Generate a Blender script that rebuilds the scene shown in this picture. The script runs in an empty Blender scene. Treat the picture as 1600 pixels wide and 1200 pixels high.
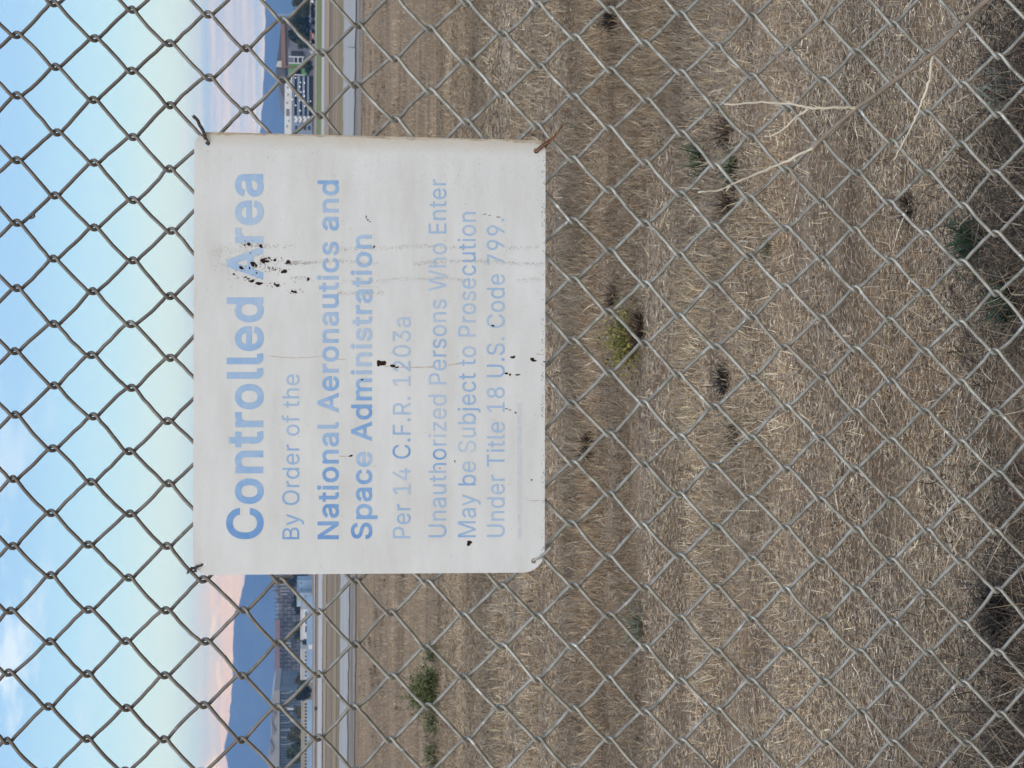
import bpy, math, random
import numpy as np

S = bpy.context.scene
COL = S.collection
rnd = random.Random(7)
rng = np.random.default_rng(11)

# ------------------------------------------------------------------ camera
# The photograph was taken with the phone turned on its side: world up is picture left.
F, VH, RHO, EYE = 2500.0, 481.0, 0.005, 1.55     # focal (px of a 1600 px long side), horizon row, tilt, eye height
PHI = math.atan((800 - VH) / F)
CR, SR = math.cos(RHO), math.sin(RHO)
fwd = np.array([0, math.cos(PHI), -math.sin(PHI)])
up0 = np.array([0, math.sin(PHI), math.cos(PHI)])
ex = np.array([1.0, 0, 0])
RIGHT = CR * ex + SR * up0
UP = CR * up0 - SR * ex
cam = bpy.data.cameras.new('camera')
cam_o = bpy.data.objects.new('camera', cam)
COL.objects.link(cam_o)
from mathutils import Matrix, Vector
M3 = Matrix((tuple(-UP), tuple(RIGHT), tuple(-fwd))).transposed()
cam_o.matrix_world = Matrix.Translation((0, 0, EYE)) @ M3.to_4x4()
cam.sensor_width = 36
cam.lens = F / 1600 * 36
cam.clip_start, cam.clip_end = 0.05, 40000
cam.dof.use_dof = True
cam.dof.focus_distance = 1.9
cam.dof.aperture_fstop = 36
S.camera = cam_o

def ray(u, v):
    d = fwd + RIGHT * ((u - 600) / F) + UP * ((800 - v) / F)
    return d
def at(x, y, Y):                 # picture pixel (x right, y down) -> point at depth Y
    d = ray(1200 - y, x)
    return np.array([0, 0, EYE]) + d * (Y / d[1])
def on_ground(x, y, z=0.0):
    d = ray(1200 - y, x)
    return np.array([0, 0, EYE]) + d * ((z - EYE) / d[2])

# ------------------------------------------------------------------ light
SUN_EL, SUN_AZ = math.radians(45), math.radians(200)   # behind the camera, a little to the left
sun = bpy.data.lights.new('sun', 'SUN')
sun.energy = 1.5
sun.angle = math.radians(40)
sun.color = (1.0, 0.95, 0.88)
sun_o = bpy.data.objects.new('sun', sun)
COL.objects.link(sun_o)
sd = Vector((math.sin(SUN_AZ) * math.cos(SUN_EL), math.cos(SUN_AZ) * math.cos(SUN_EL), math.sin(SUN_EL)))
sun_o.rotation_euler = sd.to_track_quat('Z', 'Y').to_euler()

W = bpy.data.worlds.new('World')
S.world = W
W.use_nodes = True
S.view_settings.view_transform = 'Standard'
S.view_settings.look = 'None'
S.view_settings.exposure = 0.0
S.view_settings.gamma = 1.0

class NT:
    def __init__(self, tree):
        self.t = tree
        self.n = tree.nodes
    def new(self, typ, **kw):
        nd = self.n.new(typ)
        for k, v in kw.items():
            setattr(nd, k, v)
        return nd
    def link(self, a, b):
        self.t.links.new(a, b)
    def math(self, op, a, b=None, clamp=False):
        nd = self.new('ShaderNodeMath', operation=op, use_clamp=clamp)
        for i, x in enumerate((a, b)):
            if x is None: continue
            if hasattr(x, 'links'): self.link(x, nd.inputs[i])
            else: nd.inputs[i].default_value = x
        return nd.outputs[0]
    def mix(self, fac, a, b, mode='MIX'):
        nd = self.new('ShaderNodeMix', data_type='RGBA', blend_type=mode)
        for i, x in ((0, fac), (6, a), (7, b)):
            if hasattr(x, 'links'): self.link(x, nd.inputs[i])
            elif i == 0: nd.inputs[0].default_value = x
            else: nd.inputs[i].default_value = (*x, 1)
        return nd.outputs[2]
    def ramp(self, fac, stops):
        nd = self.new('ShaderNodeValToRGB')
        e = nd.color_ramp.elements
        while len(e) > 1: e.remove(e[-1])
        first = True
        for p, c in stops:
            el = e[0] if first else e.new(p)
            first = False
            el.position = p
            el.color = (*c, 1) if hasattr(c, '__len__') else (c, c, c, 1)
        self.link(fac, nd.inputs[0])
        return nd.outputs[0]
    def noise(self, vec, scale, detail=4, rough=0.55):
        nd = self.new('ShaderNodeTexNoise')
        nd.inputs['Scale'].default_value = scale
        nd.inputs['Detail'].default_value = detail
        nd.inputs['Roughness'].default_value = rough
        self.link(vec, nd.inputs['Vector'])
        return nd.outputs[0]
    def mapping(self, vec, scale=(1, 1, 1), loc=(0, 0, 0), rot=(0, 0, 0)):
        nd = self.new('ShaderNodeMapping')
        nd.inputs['Scale'].default_value = scale
        nd.inputs['Location'].default_value = loc
        nd.inputs['Rotation'].default_value = rot
        self.link(vec, nd.inputs[0])
        return nd.outputs[0]

def build_world():
    n = NT(W.node_tree)
    for nd in list(n.n): n.n.remove(nd)
    out = n.new('ShaderNodeOutputWorld')
    bg = n.new('ShaderNodeBackground')
    bg.inputs['Strength'].default_value = 0.1
    n.link(bg.outputs[0], out.inputs[0])
    tc = n.new('ShaderNodeTexCoord')
    vec = tc.outputs['Generated']
    sep = n.new('ShaderNodeSeparateXYZ')
    n.link(vec, sep.inputs[0])
    z = sep.outputs[2]
    zz = n.math('MULTIPLY', z, 2.5, clamp=True)      # 0..0.4 of sin(elevation)
    base = n.ramp(zz, SKY_RAMP)
    # low cloud bank near the horizon: pink and orange to the left, lavender to the right
    wob = n.noise(n.mapping(vec, (9, 9, 26)), 2.0, 6, 0.6)
    zw = n.math('ADD', n.math('MULTIPLY', z, 10.0), n.math('MULTIPLY', n.math('SUBTRACT', wob, 0.5), 0.34))
    lr = n.ramp(n.math('ADD', n.math('MULTIPLY', sep.outputs[0], 2.6), 0.5), [(0.0, 0.0), (0.30, 0.1), (0.7, 1.0)])
    zw = n.math('ADD', zw, n.math('MULTIPLY', n.math('SUBTRACT', 1.0, lr), 0.055))
    low = n.ramp(zw, [(0.0, 1.0), (0.56, 1.0), (0.66, 0.5), (0.76, 0.0)])
    streak = n.noise(n.mapping(vec, (2.2, 2.2, 60)), 2.3, 5, 0.6)
    st = n.ramp(streak, [(0.38, 0.0), (0.62, 1.0)])
    peach = n.mix(st, CLOUD_LEFT_A, CLOUD_LEFT_B)
    lav = n.mix(st, CLOUD_RIGHT_A, CLOUD_RIGHT_B)
    bank = n.mix(lr, peach, lav)
    c = n.mix(n.math('MULTIPLY', low, 0.88), base, bank)
    # bright orange puffs along the top edge of the bank at left
    puff = n.ramp(n.noise(n.mapping(vec, (16, 16, 45)), 2.2, 4, 0.55), [(0.56, 0.0), (0.68, 1.0)])
    edge = n.ramp(zw, [(0.50, 0.0), (0.58, 1.0), (0.64, 1.0), (0.68, 0.0)])
    pf = n.math('MULTIPLY', n.math('MULTIPLY', puff, edge), n.math('SUBTRACT', 1.0, lr))
    c = n.mix(n.math('MULTIPLY', pf, 0.8), c, PUFF)
    # thin high wisps
    wn = n.noise(n.mapping(vec, (5, 5, 14)), 2.4, 6, 0.6)
    wl = n.ramp(n.math('ADD', n.math('MULTIPLY', sep.outputs[0], 2.6), 0.5), [(0.0, 1.0), (0.35, 0.5), (0.6, 0.0)])
    wm = n.math('MULTIPLY', n.ramp(wn, [(0.50, 0.0), (0.63, 1.0)]), n.math('MULTIPLY', wl, n.ramp(n.math('MULTIPLY', z, 5.0), [(0.55, 0.0), (0.75, 1.0)])))
    c = n.mix(n.math('MULTIPLY', wm, 0.85), c, (1.45, 1.52, 1.42))
    sky = n.new('ShaderNodeTexSky', sky_type='NISHITA')
    sky.sun_disc = False
    sky.sun_elevation = SUN_EL
    sky.sun_rotation = SUN_AZ
    ten = n.new('ShaderNodeVectorMath', operation='SCALE')
    ten.inputs['Scale'].default_value = 10.0
    n.link(c, ten.inputs[0])
    final = n.mix(0.08, ten.outputs[0], sky.outputs[0])
    n.link(final, bg.inputs['Color'])

SKY_RAMP = [(0.0, (1.7, 1.9, 1.3)), (0.20, (1.98, 2.12, 1.36)), (0.28, (1.20, 1.58, 1.36)), (0.35, (0.86, 1.27, 1.31)),
            (0.42, (0.64, 1.0, 1.22)), (0.50, (0.54, 0.86, 1.16)), (0.75, (0.60, 0.78, 1.16)), (1.0, (0.72, 0.85, 1.20))]
CLOUD_LEFT_A, CLOUD_LEFT_B = (2.9, 1.68, 0.72), (4.1, 2.15, 0.45)
CLOUD_RIGHT_A, CLOUD_RIGHT_B = (1.35, 1.50, 1.40), (3.4, 2.3, 1.2)
PUFF = (4.6, 2.8, 0.8)
build_world()

# ------------------------------------------------------------------ helpers
def tag(o, label=None, cat=None, group=None, kind=None):
    if label: o['label'] = label
    if cat: o['category'] = cat
    if group: o['group'] = group
    if kind: o['kind'] = kind
    return o

def empty(name, loc):
    o = bpy.data.objects.new(name, None)
    o.empty_display_size = 0.1
    o.location = tuple(loc)
    COL.objects.link(o)
    return o

class MB:
    def __init__(self):
        self.v, self.f = [], []
    def add(self, vs, fs):
        b = len(self.v)
        self.v += [tuple(map(float, p)) for p in vs]
        self.f += [tuple(i + b for i in q) for q in fs]
    def box(self, x0, x1, y0, y1, z0, z1):
        self.add([(x0, y0, z0), (x1, y0, z0), (x1, y1, z0), (x0, y1, z0), (x0, y0, z1), (x1, y0, z1), (x1, y1, z1), (x0, y1, z1)],
                 [(0, 3, 2, 1), (4, 5, 6, 7), (0, 1, 5, 4), (1, 2, 6, 5), (2, 3, 7, 6), (3, 0, 4, 7)])
    def prism(self, prof, y0, y1):           # closed profile in x,z extruded along y
        n = len(prof)
        self.add([(x, y0, z) for x, z in prof] + [(x, y1, z) for x, z in prof],
                 [tuple(range(n)), tuple(range(2 * n - 1, n - 1, -1))] + [(i, i + n, (i + 1) % n + n, (i + 1) % n) for i in range(n)])
    def tube(self, pts, rad, n=6, cap=True):
        pts = np.asarray(pts, float)
        rad = np.broadcast_to(np.asarray(rad, float), (len(pts),))
        t = np.gradient(pts, axis=0)
        t /= np.linalg.norm(t, axis=1)[:, None] + 1e-12
        ref = np.array([0.13, 0.97, 0.21])
        vs, fs = [], []
        prev = None
        for k in range(len(pts)):
            a = prev if prev is not None else np.cross(t[k], ref)
            a = a - t[k] * a.dot(t[k])
            a /= np.linalg.norm(a) + 1e-12
            b = np.cross(t[k], a)
            prev = a
            for m in range(n):
                th = 2 * math.pi * m / n
                vs.append(pts[k] + rad[k] * (a * math.cos(th) + b * math.sin(th)))
        for k in range(len(pts) - 1):
            for m in range(n):
                m2 = (m + 1) % n
                fs.append((k * n + m, k * n + m2, (k + 1) * n + m2, (k + 1) * n + m))
        if cap:
            fs.append(tuple(range(n - 1, -1, -1)))
            fs.append(tuple((len(pts) - 1) * n + m for m in range(n)))
        self.add(vs, fs)
    def build(self, name, mat, parent=None, origin=None, smooth=False):
        o_ = np.array(origin if origin is not None else ((0, 0, 0) if parent is None else tuple(parent.location)), float)
        me = bpy.data.meshes.new(name)
        me.from_pydata([tuple(np.array(p) - o_) for p in self.v], [], self.f)
        me.materials.append(mat)
        if smooth:
            me.polygons.foreach_set('use_smooth', [True] * len(me.polygons))
        me.update()
        o = bpy.data.objects.new(name, me)
        COL.objects.link(o)
        if parent is None: o.location = tuple(o_)
        else: o.parent = parent
        return o

def tri_mesh(name, co, tris, mat, colors=None, smooth=False):
    me = bpy.data.meshes.new(name)
    me.vertices.add(len(co))
    me.vertices.foreach_set('co', np.ascontiguousarray(co, np.float32).ravel())
    nt = len(tris)
    me.loops.add(nt * 3)
    me.loops.foreach_set('vertex_index', np.ascontiguousarray(tris, np.int32).ravel())
    me.polygons.add(nt)
    me.polygons.foreach_set('loop_start', np.arange(0, nt * 3, 3, dtype=np.int32))
    me.polygons.foreach_set('loop_total', np.full(nt, 3, np.int32))
    if colors is not None:
        at_ = me.color_attributes.new('tint', 'FLOAT_COLOR', 'POINT')
        c4 = np.ones((len(co), 4), np.float32)
        c4[:, :3] = colors
        at_.data.foreach_set('color', c4.ravel())
    me.materials.append(mat)
    me.update(calc_edges=True)
    if smooth: me.polygons.foreach_set('use_smooth', [True] * nt)
    return me

def link(name, me, parent=None, loc=(0, 0, 0)):
    o = bpy.data.objects.new(name, me)
    COL.objects.link(o)
    o.location = tuple(loc)
    if parent is not None: o.parent = parent
    return o

def material(name, color, rough=0.8, metal=0.0, var=0.0, scale=5.0, stretch=(1, 1, 1), bump=0.0, spec=0.3, c2=None, attr=False, emit=None, detail=5):
    m = bpy.data.materials.new(name)
    m.use_nodes = True
    n = NT(m.node_tree)
    b = n.n['Principled BSDF']
    b.inputs['Roughness'].default_value = rough
    b.inputs['Metallic'].default_value = metal
    b.inputs['Specular IOR Level'].default_value = spec
    geo = n.new('ShaderNodeTexCoord')
    vec = n.mapping(geo.outputs['Object'], stretch)
    nz = n.noise(vec, scale, detail)
    if attr:
        a = n.new('ShaderNodeAttribute', attribute_name='tint')
        base = a.outputs['Color']
        if var:
            k = n.ramp(nz, [(0.3, 1 - var), (0.7, 1 + var)])
            base = n.mix(1.0, base, k, 'MULTIPLY')
    else:
        d = c2 if c2 is not None else tuple(c * (1 - var) for c in color)
        e = color if c2 is not None else tuple(min(c * (1 + var), 1) for c in color)
        base = n.ramp(nz, [(0.33, d), (0.67, e)])
    n.link(base, b.inputs['Base Color'])
    if bump:
        bp = n.new('ShaderNodeBump')
        bp.inputs['Strength'].default_value = bump
        bp.inputs['Distance'].default_value = 0.02
        n.link(nz, bp.inputs['Height'])
        n.link(bp.outputs[0], b.inputs['Normal'])
    if emit:
        b.inputs['Emission Color'].default_value = (*emit, 1)
        b.inputs['Emission Strength'].default_value = 1.0
    return m

# ------------------------------------------------------------------ ground
def ground_material():
    m = bpy.data.materials.new('dry_field')
    m.use_nodes = True
    n = NT(m.node_tree)
    b = n.n['Principled BSDF']
    b.inputs['Roughness'].default_value = 0.95
    b.inputs['Specular IOR Level'].default_value = 0.1
    g = n.new('ShaderNodeNewGeometry')
    pos = g.outputs['Position']
    fine = n.noise(n.mapping(pos, (18, 55, 1)), 3.0, 6, 0.7)
    mid = n.noise(n.mapping(pos, (0.35, 1.3, 1)), 1.0, 6, 0.62)
    big = n.noise(n.mapping(pos, (0.03, 0.16, 1)), 1.0, 5, 0.6)
    c1 = n.ramp(fine, [(0.30, (0.045, 0.034, 0.024)), (0.5, (0.175, 0.132, 0.092)), (0.68, (0.43, 0.345, 0.245))])
    c2 = n.ramp(mid, [(0.34, (0.19, 0.13, 0.082)), (0.5, (0.29, 0.215, 0.14)), (0.66, (0.27, 0.22, 0.175))])
    c = n.mix(0.6, c1, c2)
    c3 = n.ramp(big, [(0.36, (0.74, 0.68, 0.62)), (0.5, (1.0, 0.96, 0.90)), (0.64, (1.22, 1.14, 1.03))])
    c = n.mix(1.0, c, c3, 'MULTIPLY')
    stk = n.noise(n.mapping(pos, (0.5, 3.2, 1), (5, 2, 0)), 1.0, 6, 0.68)       # mowing streaks drawn out sideways
    c = n.mix(1.0, c, n.ramp(stk, [(0.33, (0.58, 0.55, 0.54)), (0.5, (1.04, 1.03, 1.02)), (0.66, (1.38, 1.35, 1.28))]), 'MULTIPLY')
    n.link(c, b.inputs['Base Color'])
    bp = n.new('ShaderNodeBump')
    bp.inputs['Strength'].default_value = 0.6
    bp.inputs['Distance'].default_value = 0.03
    n.link(fine, bp.inputs['Height'])
    n.link(bp.outputs[0], b.inputs['Normal'])
    return m

ys = [-140, -40, -10, 0] + list(np.arange(2, 20, 2)) + list(np.geomspace(20, 9900, 24))
xs = list(-np.geomspace(6, 9700, 14)[::-1]) + [-3, 0, 3] + list(np.geomspace(6, 9700, 14))
gm = MB()
gm.add([(x, y, 0) for y in ys for x in xs],
       [(j * len(xs) + i, j * len(xs) + i + 1, (j + 1) * len(xs) + i + 1, (j + 1) * len(xs) + i) for j in range(len(ys) - 1) for i in range(len(xs) - 1)])
tag(gm.build('ground', ground_material()), kind='structure')

def strip(name, near, far, mat, z, rag=.006, left=3.0):
    """sheet between two edges given as picture points (x, y), carried on sideways"""
    def edge(pts):
        P = [on_ground(x, y)[:2] for x, y in pts]
        P.sort(key=lambda p: p[0])
        w, h = P[-1][0] - P[0][0], P[0][1] - P[-1][1]
        d0 = (P[0][0] - left * w, P[0][1] + h * 0.6)
        d1 = (P[-1][0] + 3 * w, P[-1][1] - h * 0.6)
        return ([d0] if left else []) + P + [d1]
    rr = np.random.default_rng(len(name) * 7)
    def ragged(P, amp):
        Q = []
        for (x0, y0), (x1, y1) in zip(P[:-1], P[1:]):
            m = 40
            for t in np.arange(m) / m:
                yy = y0 + (y1 - y0) * t
                Q.append((x0 + (x1 - x0) * t, yy + rr.normal(0, amp * yy)))
        Q.append(P[-1])
        return Q
    a, b = ragged(edge(near), rag), ragged(edge(far), rag)
    mb = MB()
    k = len(a)
    mb.add([(p[0], p[1], z) for p in a] + [(p[0], p[1], z) for p in b], [(i, i + 1, k + i + 1, k + i) for i in range(k - 1)])
    return mb.build(name, mat)

asph = material('old_asphalt', (0.325, 0.31, 0.28), 0.9, var=0.14, scale=0.25, stretch=(0.3, 2, 1), spec=0.15)
asph2 = material('worn_asphalt', (0.21, 0.18, 0.145), 0.95, var=0.4, scale=0.5, stretch=(0.3, 2, 1), spec=0.1)
conc = material('pale_concrete', (0.42, 0.395, 0.35), 0.9, var=0.1, scale=0.1, spec=0.15)
turf = material('watered_turf', (0.17, 0.185, 0.065), 0.95, var=0.2, scale=0.1, spec=0.05)
tan = material('tan_dirt', (0.30, 0.225, 0.15), 0.95, var=0.2, scale=0.06, stretch=(0.2, 2, 1), spec=0.05)
brown = material('brown_scrub', (0.22, 0.165, 0.105), 0.95, var=0.45, scale=0.12, stretch=(0.15, 2.0, 1), spec=0.05)
olive = material('olive_scrub', (0.21, 0.17, 0.095), 0.95, var=0.25, scale=0.12, stretch=(0.2, 2, 1), spec=0.05)
tag(strip('brown_field', [(537.5, 50), (534, 600), (531, 1150)], [(508.5, 50), (506.5, 600), (504.5, 1150)], brown, 0.02), kind='structure')
tag(strip('olive_field', [(538.5, 50), (535, 600), (533, 1150)], [(531.5, 50), (530, 600), (527.5, 1150)], olive, 0.04), kind='structure')
tag(strip('taxiway_edge', [(568, 50), (563, 400), (558, 800), (555, 1150)], [(556, 50), (551, 400), (547, 800), (543, 1150)], asph2, 0.02), kind='structure')
tag(strip('taxiway', [(557.5, 50), (553, 400), (549, 800), (545, 1150)], [(538.5, 50), (536.5, 400), (534, 800), (532, 1150)], asph, 0.05), kind='structure')
tag(strip('tan_field', [(516, 50), (513.5, 600), (510, 1150)], [(508, 50), (506, 600), (505, 1150)], tan, 0.06), kind='structure')
tag(strip('runway', [(508.3, 50), (506.5, 600), (504.3, 1150)], [(503.8, 50), (500.5, 600), (497, 1150)], conc, 0.08), kind='structure')
tag(strip('green_verge', [(503.8, 50), (501.0, 500)], [(495.2, 50), (495.8, 500)], turf, 0.10, left=0), kind='structure')
tag(strip('path', [(495.2, 50), (494.2, 500), (492.7, 1150)], [(494, 50), (492.5, 500), (491.3, 1150)], conc, 0.12), kind='structure')

# ------------------------------------------------------------------ hills
def hills():
    m = bpy.data.materials.new('hill_scrub')
    m.use_nodes = True
    n = NT(m.node_tree)
    b = n.n['Principled BSDF']
    b.inputs['Roughness'].default_value = 1.0
    b.inputs['Specular IOR Level'].default_value = 0.0
    g = n.new('ShaderNodeNewGeometry')
    nz = n.noise(n.mapping(g.outputs['Position'], (0.004, 0.004, 0.008)), 1.0, 6, 0.6)
    n.link(n.ramp(nz, [(0.35, (0.07, 0.08, 0.055)), (0.65, (0.13, 0.125, 0.08))]), b.inputs['Base Color'])
    prof = [(0, 416), (60, 415), (110, 413.5), (160, 411), (200, 406), (260, 402), (420, 396), (620, 392), (800, 389), (890, 386), (910, 382), (930, 377), (950, 373), (975, 368), (1000, 366),
            (1050, 364), (1100, 360), (1150, 357.5), (1200, 356)]
    Y = 8000.0
    px, pz = [], []
    for y, x in prof:
        p = at(x, y, Y)
        px.append(p[0]); pz.append(p[2])
    px, pz = np.array(px[::-1]), np.array(pz[::-1])
    X = np.linspace(-6200, 6200, 700)
    Z = np.interp(X, px, pz)
    Z = np.where(X < px[0], pz[0] + (px[0] - X) * 0.02, Z)
    Z = np.where(X > px[-1], pz[-1] - (X - px[-1]) * 0.012, Z)
    r = np.random.default_rng(4)
    jag = np.zeros_like(X)
    for wl, am in ((240, 3.0), (110, 2.2), (50, 1.6), (26, 1.6)):
        jag += am * np.interp(X, np.arange(-6300, 6301, wl), r.normal(size=len(np.arange(-6300, 6301, wl))))
    Z = np.minimum(Z + jag, 560)
    rows = [(0.0, 1500), (0.18, 1050), (0.42, 700), (0.72, 330), (0.92, 90), (1.0, 0), (0.55, -500), (0, -1100)]
    mb = MB()
    vs = []
    for k, (h, dy) in enumerate(rows):
        w = np.interp(X, np.arange(-6400, 6401, 170), r.normal(size=len(np.arange(-6400, 6401, 170))))
        for i in range(len(X)):
            hh = h if h in (0.0, 1.0) else h * (1 + 0.10 * w[i])
            vs.append((X[i], Y - dy + (0 if h in (0, 1.0) else 60 * w[i]), Z[i] * hh - (2 if h == 0 else 0)))
    N = len(X)
    mb.add(vs, [(k * N + i, k * N + i + 1, (k + 1) * N + i + 1, (k + 1) * N + i) for k in range(len(rows) - 1) for i in range(N - 1)])
    tag(mb.build('hills', m), kind='structure')
hills()

# ------------------------------------------------------------------ haze
hz = MB()
hz.box(-9900, 9900, -180, 9980, -1.5, 620)
hm = bpy.data.materials.new('air_haze')
hm.use_nodes = True
nn = NT(hm.node_tree)
nn.n.remove(nn.n['Principled BSDF'])
pv = nn.new('ShaderNodeVolumePrincipled')
pv.inputs['Color'].default_value = (0.31, 0.57, 1.0, 1)
pv.inputs['Density'].default_value = 1.6e-4
pv.inputs['Anisotropy'].default_value = 0.0
nn.link(pv.outputs[0], nn.n['Material Output'].inputs['Volume'])
tag(hz.build('haze', hm), kind='stuff')

# ------------------------------------------------------------------ buildings
def bx(mb, x0, x1, y0, y1, Y, depth, z0=None):
    """box whose front face fills the picture rectangle x0..x1 (height) by y0..y1 (width) at depth Y; x1 None = on the ground"""
    a = at(x0, (y0 + y1) / 2, Y)
    zt = a[2]
    zb = 0.0 if x1 is None else at(x1, (y0 + y1) / 2, Y)[2]
    l = at(480, y1, Y)[0]; r = at(480, y0, Y)[0]
    mb.box(l, r, Y, Y + depth, max(zb, 0.0), zt)
def base_of(y0, y1, Y):
    return (at(480, (y0 + y1) / 2, Y)[0], Y, 0.0)
def boxpart(name, mat, parent, rects, Y, depth):
    for r in rects:
        mb = MB(); bx(mb, *r, Y, depth)
        o = mb.build(name, mat, parent)
    return o
def quad_profile(pts, Y):
    return [(at(x, y, Y)[0], max(at(x, y, Y)[2], 0.0)) for x, y in pts]

bm = {
 'lattice': material('dark_steel', (0.045, 0.04, 0.042), 0.7, var=0.3, scale=0.1),
 'skin': material('weathered_cladding', (0.37, 0.325, 0.30), 0.8, var=0.5, scale=0.22),
 'mauve': material('mauve_roof', (0.25, 0.16, 0.155), 0.8, var=0.12, scale=0.1),
 'greyroof': material('pale_grey_roofing', (0.32, 0.31, 0.295), 0.8, var=0.1, scale=0.05),
 'blueglass': material('blue_grey_glazing', (0.12, 0.17, 0.21), 0.35, var=0.25, scale=0.06),
 'white': material('white_paint', (0.72, 0.72, 0.70), 0.6, var=0.06, scale=0.1),
 'dirtywhite': material('off_white_stucco', (0.58, 0.565, 0.53), 0.8, var=0.12, scale=0.2),
 'paleblue': material('pale_blue_cladding', (0.36, 0.46, 0.55), 0.7, var=0.08, scale=0.1),
 'bluefence': material('light_blue_sheeting', (0.28, 0.40, 0.55), 0.7, var=0.12, scale=0.2),
 'tan': material('tan_stucco', (0.42, 0.36, 0.28), 0.8, var=0.15, scale=0.2),
 'darkroof': material('dark_grey_roofing', (0.11, 0.11, 0.12), 0.8, var=0.15, scale=0.1),
 'brown': material('rusty_brown_fascia', (0.27, 0.15, 0.09), 0.8, var=0.1, scale=0.1),
 'wallgrey': material('purple_grey_wall', (0.20, 0.195, 0.22), 0.8, var=0.15, scale=0.1),
 'green': material('bright_green_panel', (0.15, 0.33, 0.09), 0.7, var=0.12, scale=0.1),
 'slate': material('slate_spandrel', (0.24, 0.29, 0.38), 0.6, var=0.1, scale=0.1),
 'void': material('dark_opening', (0.025, 0.027, 0.035), 0.5, var=0.2, scale=0.3),
 'lamp': material('lit_lamp', (0.9, 0.9, 0.85), 0.5, emit=(1.0, 0.97, 0.9)),
 'tyre': material('rubber', (0.03, 0.03, 0.03), 0.9, var=0.1),
}

# --- left: the long steel-framed hangar with a rounded end
Y = 1150.0
h1 = empty('skeleton_hangar', base_of(900, 1078, Y))
tag(h1, 'long dark steel-framed hangar with a rounded shoulder and a mauve roof ridge', 'hangar')
prof_px = [(486, 760), (470, 770), (450, 790), (432, 830), (422, 870), (420.5, 893), (423, 905), (427, 925), (429.3, 950), (429.6, 968), (429.6, 1080), (486, 1080)]
mb = MB(); mb.prism(quad_profile([(x + 4, y) for x, y in prof_px], Y + 3), Y + 3, Y + 80)
mb.build('cladding', bm['skin'], h1)
def lattice_part():
    mb = MB()
    top = lambda y: float(np.interp(y, [760, 770, 790, 830, 870, 893, 905, 925, 950, 968, 1080], [486, 470, 450, 432, 422, 420.5, 423, 427, 429.3, 429.6, 429.6]))
    t = 0.26
    cols = list(np.arange(790, 1080, 6.3))
    for k, y in enumerate(cols):
        w = 1.1 if k % 3 == 0 else 0.6
        bx(mb, top(y), None, y - w / 2, y + w / 2, Y, 1.2)
    for x in (436, 443.5, 449, 456, 463, 469, 475):
        bx(mb, x - 0.42, x + 0.42, 800, 1079, Y - 0.3, 1.0)
    for k in range(len(cols) - 1):
        for a, b in ((436, 449), (449, 463)):
            p = at(a, cols[k], Y - .5); q = at(b, cols[k + 1], Y - .5)
            if k % 2: p, q = at(b, cols[k], Y - .5), at(a, cols[k + 1], Y - .5)
            mb.tube([p, q], t * 0.7, 4)
    return mb.build('steel_frame', bm['lattice'], h1)
lattice_part()
mb = MB()
for k in range(9):                                   # open ribs standing on the rounded shoulder
    y = 898 + k * 5.0
    x0 = float(np.interp(y, [893, 905, 925, 950], [420.5, 423, 427, 429.3]))
    mb = MB(); bx(mb, x0 - 1.0, x0 + 7, y, y + 0.7, Y - 1.2, 0.8); mb.build('shoulder_rib', bm['greyroof'], h1)
boxpart('roof_ridge', bm['mauve'], h1, [(429.2, 437, 968, 1054)], Y - 2.2, 1.8)
boxpart('bright_panel', bm['greyroof'], h1, [(446, 455, 1003, 1006), (446, 455, 1008, 1011), (447, 456, 1013, 1016), (436, 449, 912, 914), (437, 450, 917, 919), (437, 452, 922, 924), (438, 450, 927, 929), (447, 455, 1056, 1059), (447, 455, 1062, 1065)], Y - 0.9, 0.3)

# --- left: second hangar with a pleated gabled roof
Y = 1000.0
h2 = empty('gabled_hangar', base_of(1078, 1260, Y))
tag(h2, 'broad hangar with a pleated pale grey roof over a blue-grey framed wall', 'hangar')
mb = MB(); bx(mb, 437, None, 1078.5, 1262, Y, 70); mb.build('wall', bm['blueglass'], h2)
mb = MB()
mb.prism(quad_profile([(437.2, 1078), (428, 1079), (423.5, 1096), (424, 1110), (422.5, 1128), (423.5, 1140), (423, 1158), (421, 1172), (419.6, 1182), (419, 1215), (419, 1262), (436, 1262)], Y - 2), Y - 2, Y + 74)
mb.build('roof', bm['greyroof'], h2)
mb = MB()
for (ya, yb, xa, xb) in ((1100, 1128, 423.5, 431), (1128, 1150, 424.5, 430.5), (1153, 1180, 421.5, 428)):
    mb = MB(); mb.prism(quad_profile([(xa, ya), (xa + .4, yb), (xb, (ya + yb) / 2 + 3)], Y - 3), Y - 3, Y - 2.1); mb.build('roof_fold', bm['wallgrey'], h2)
mb = MB()
for k, y in enumerate(np.arange(1082, 1262, 4.1)):
    bx(mb, 437.5, None, y, y + (0.6 if k % 3 else 1.0), Y - 0.8, 0.7)
for x in (443, 449, 455, 461): bx(mb, x - .25, x + .25, 1079, 1262, Y - 1.1, 0.5)
mb.build('wall_frame', bm['lattice'], h2)
mb = MB()
for k in range(8):
    y = 1083 + k * 11.5
    mb = MB(); mb.tube([at(439, y, Y - 1.5), at(446, y + .3, Y - 1.5), at(453, y - 1.2, Y - 1.5), at(457, y - 3.5, Y - 1.5)], 0.16, 4); mb.build('downpipe', bm['dirtywhite'], h2)
boxpart('loading_door', bm['white'], h2, [(449, 463, 1106, 1108.4)], Y - 1.5, 0.6)

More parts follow.
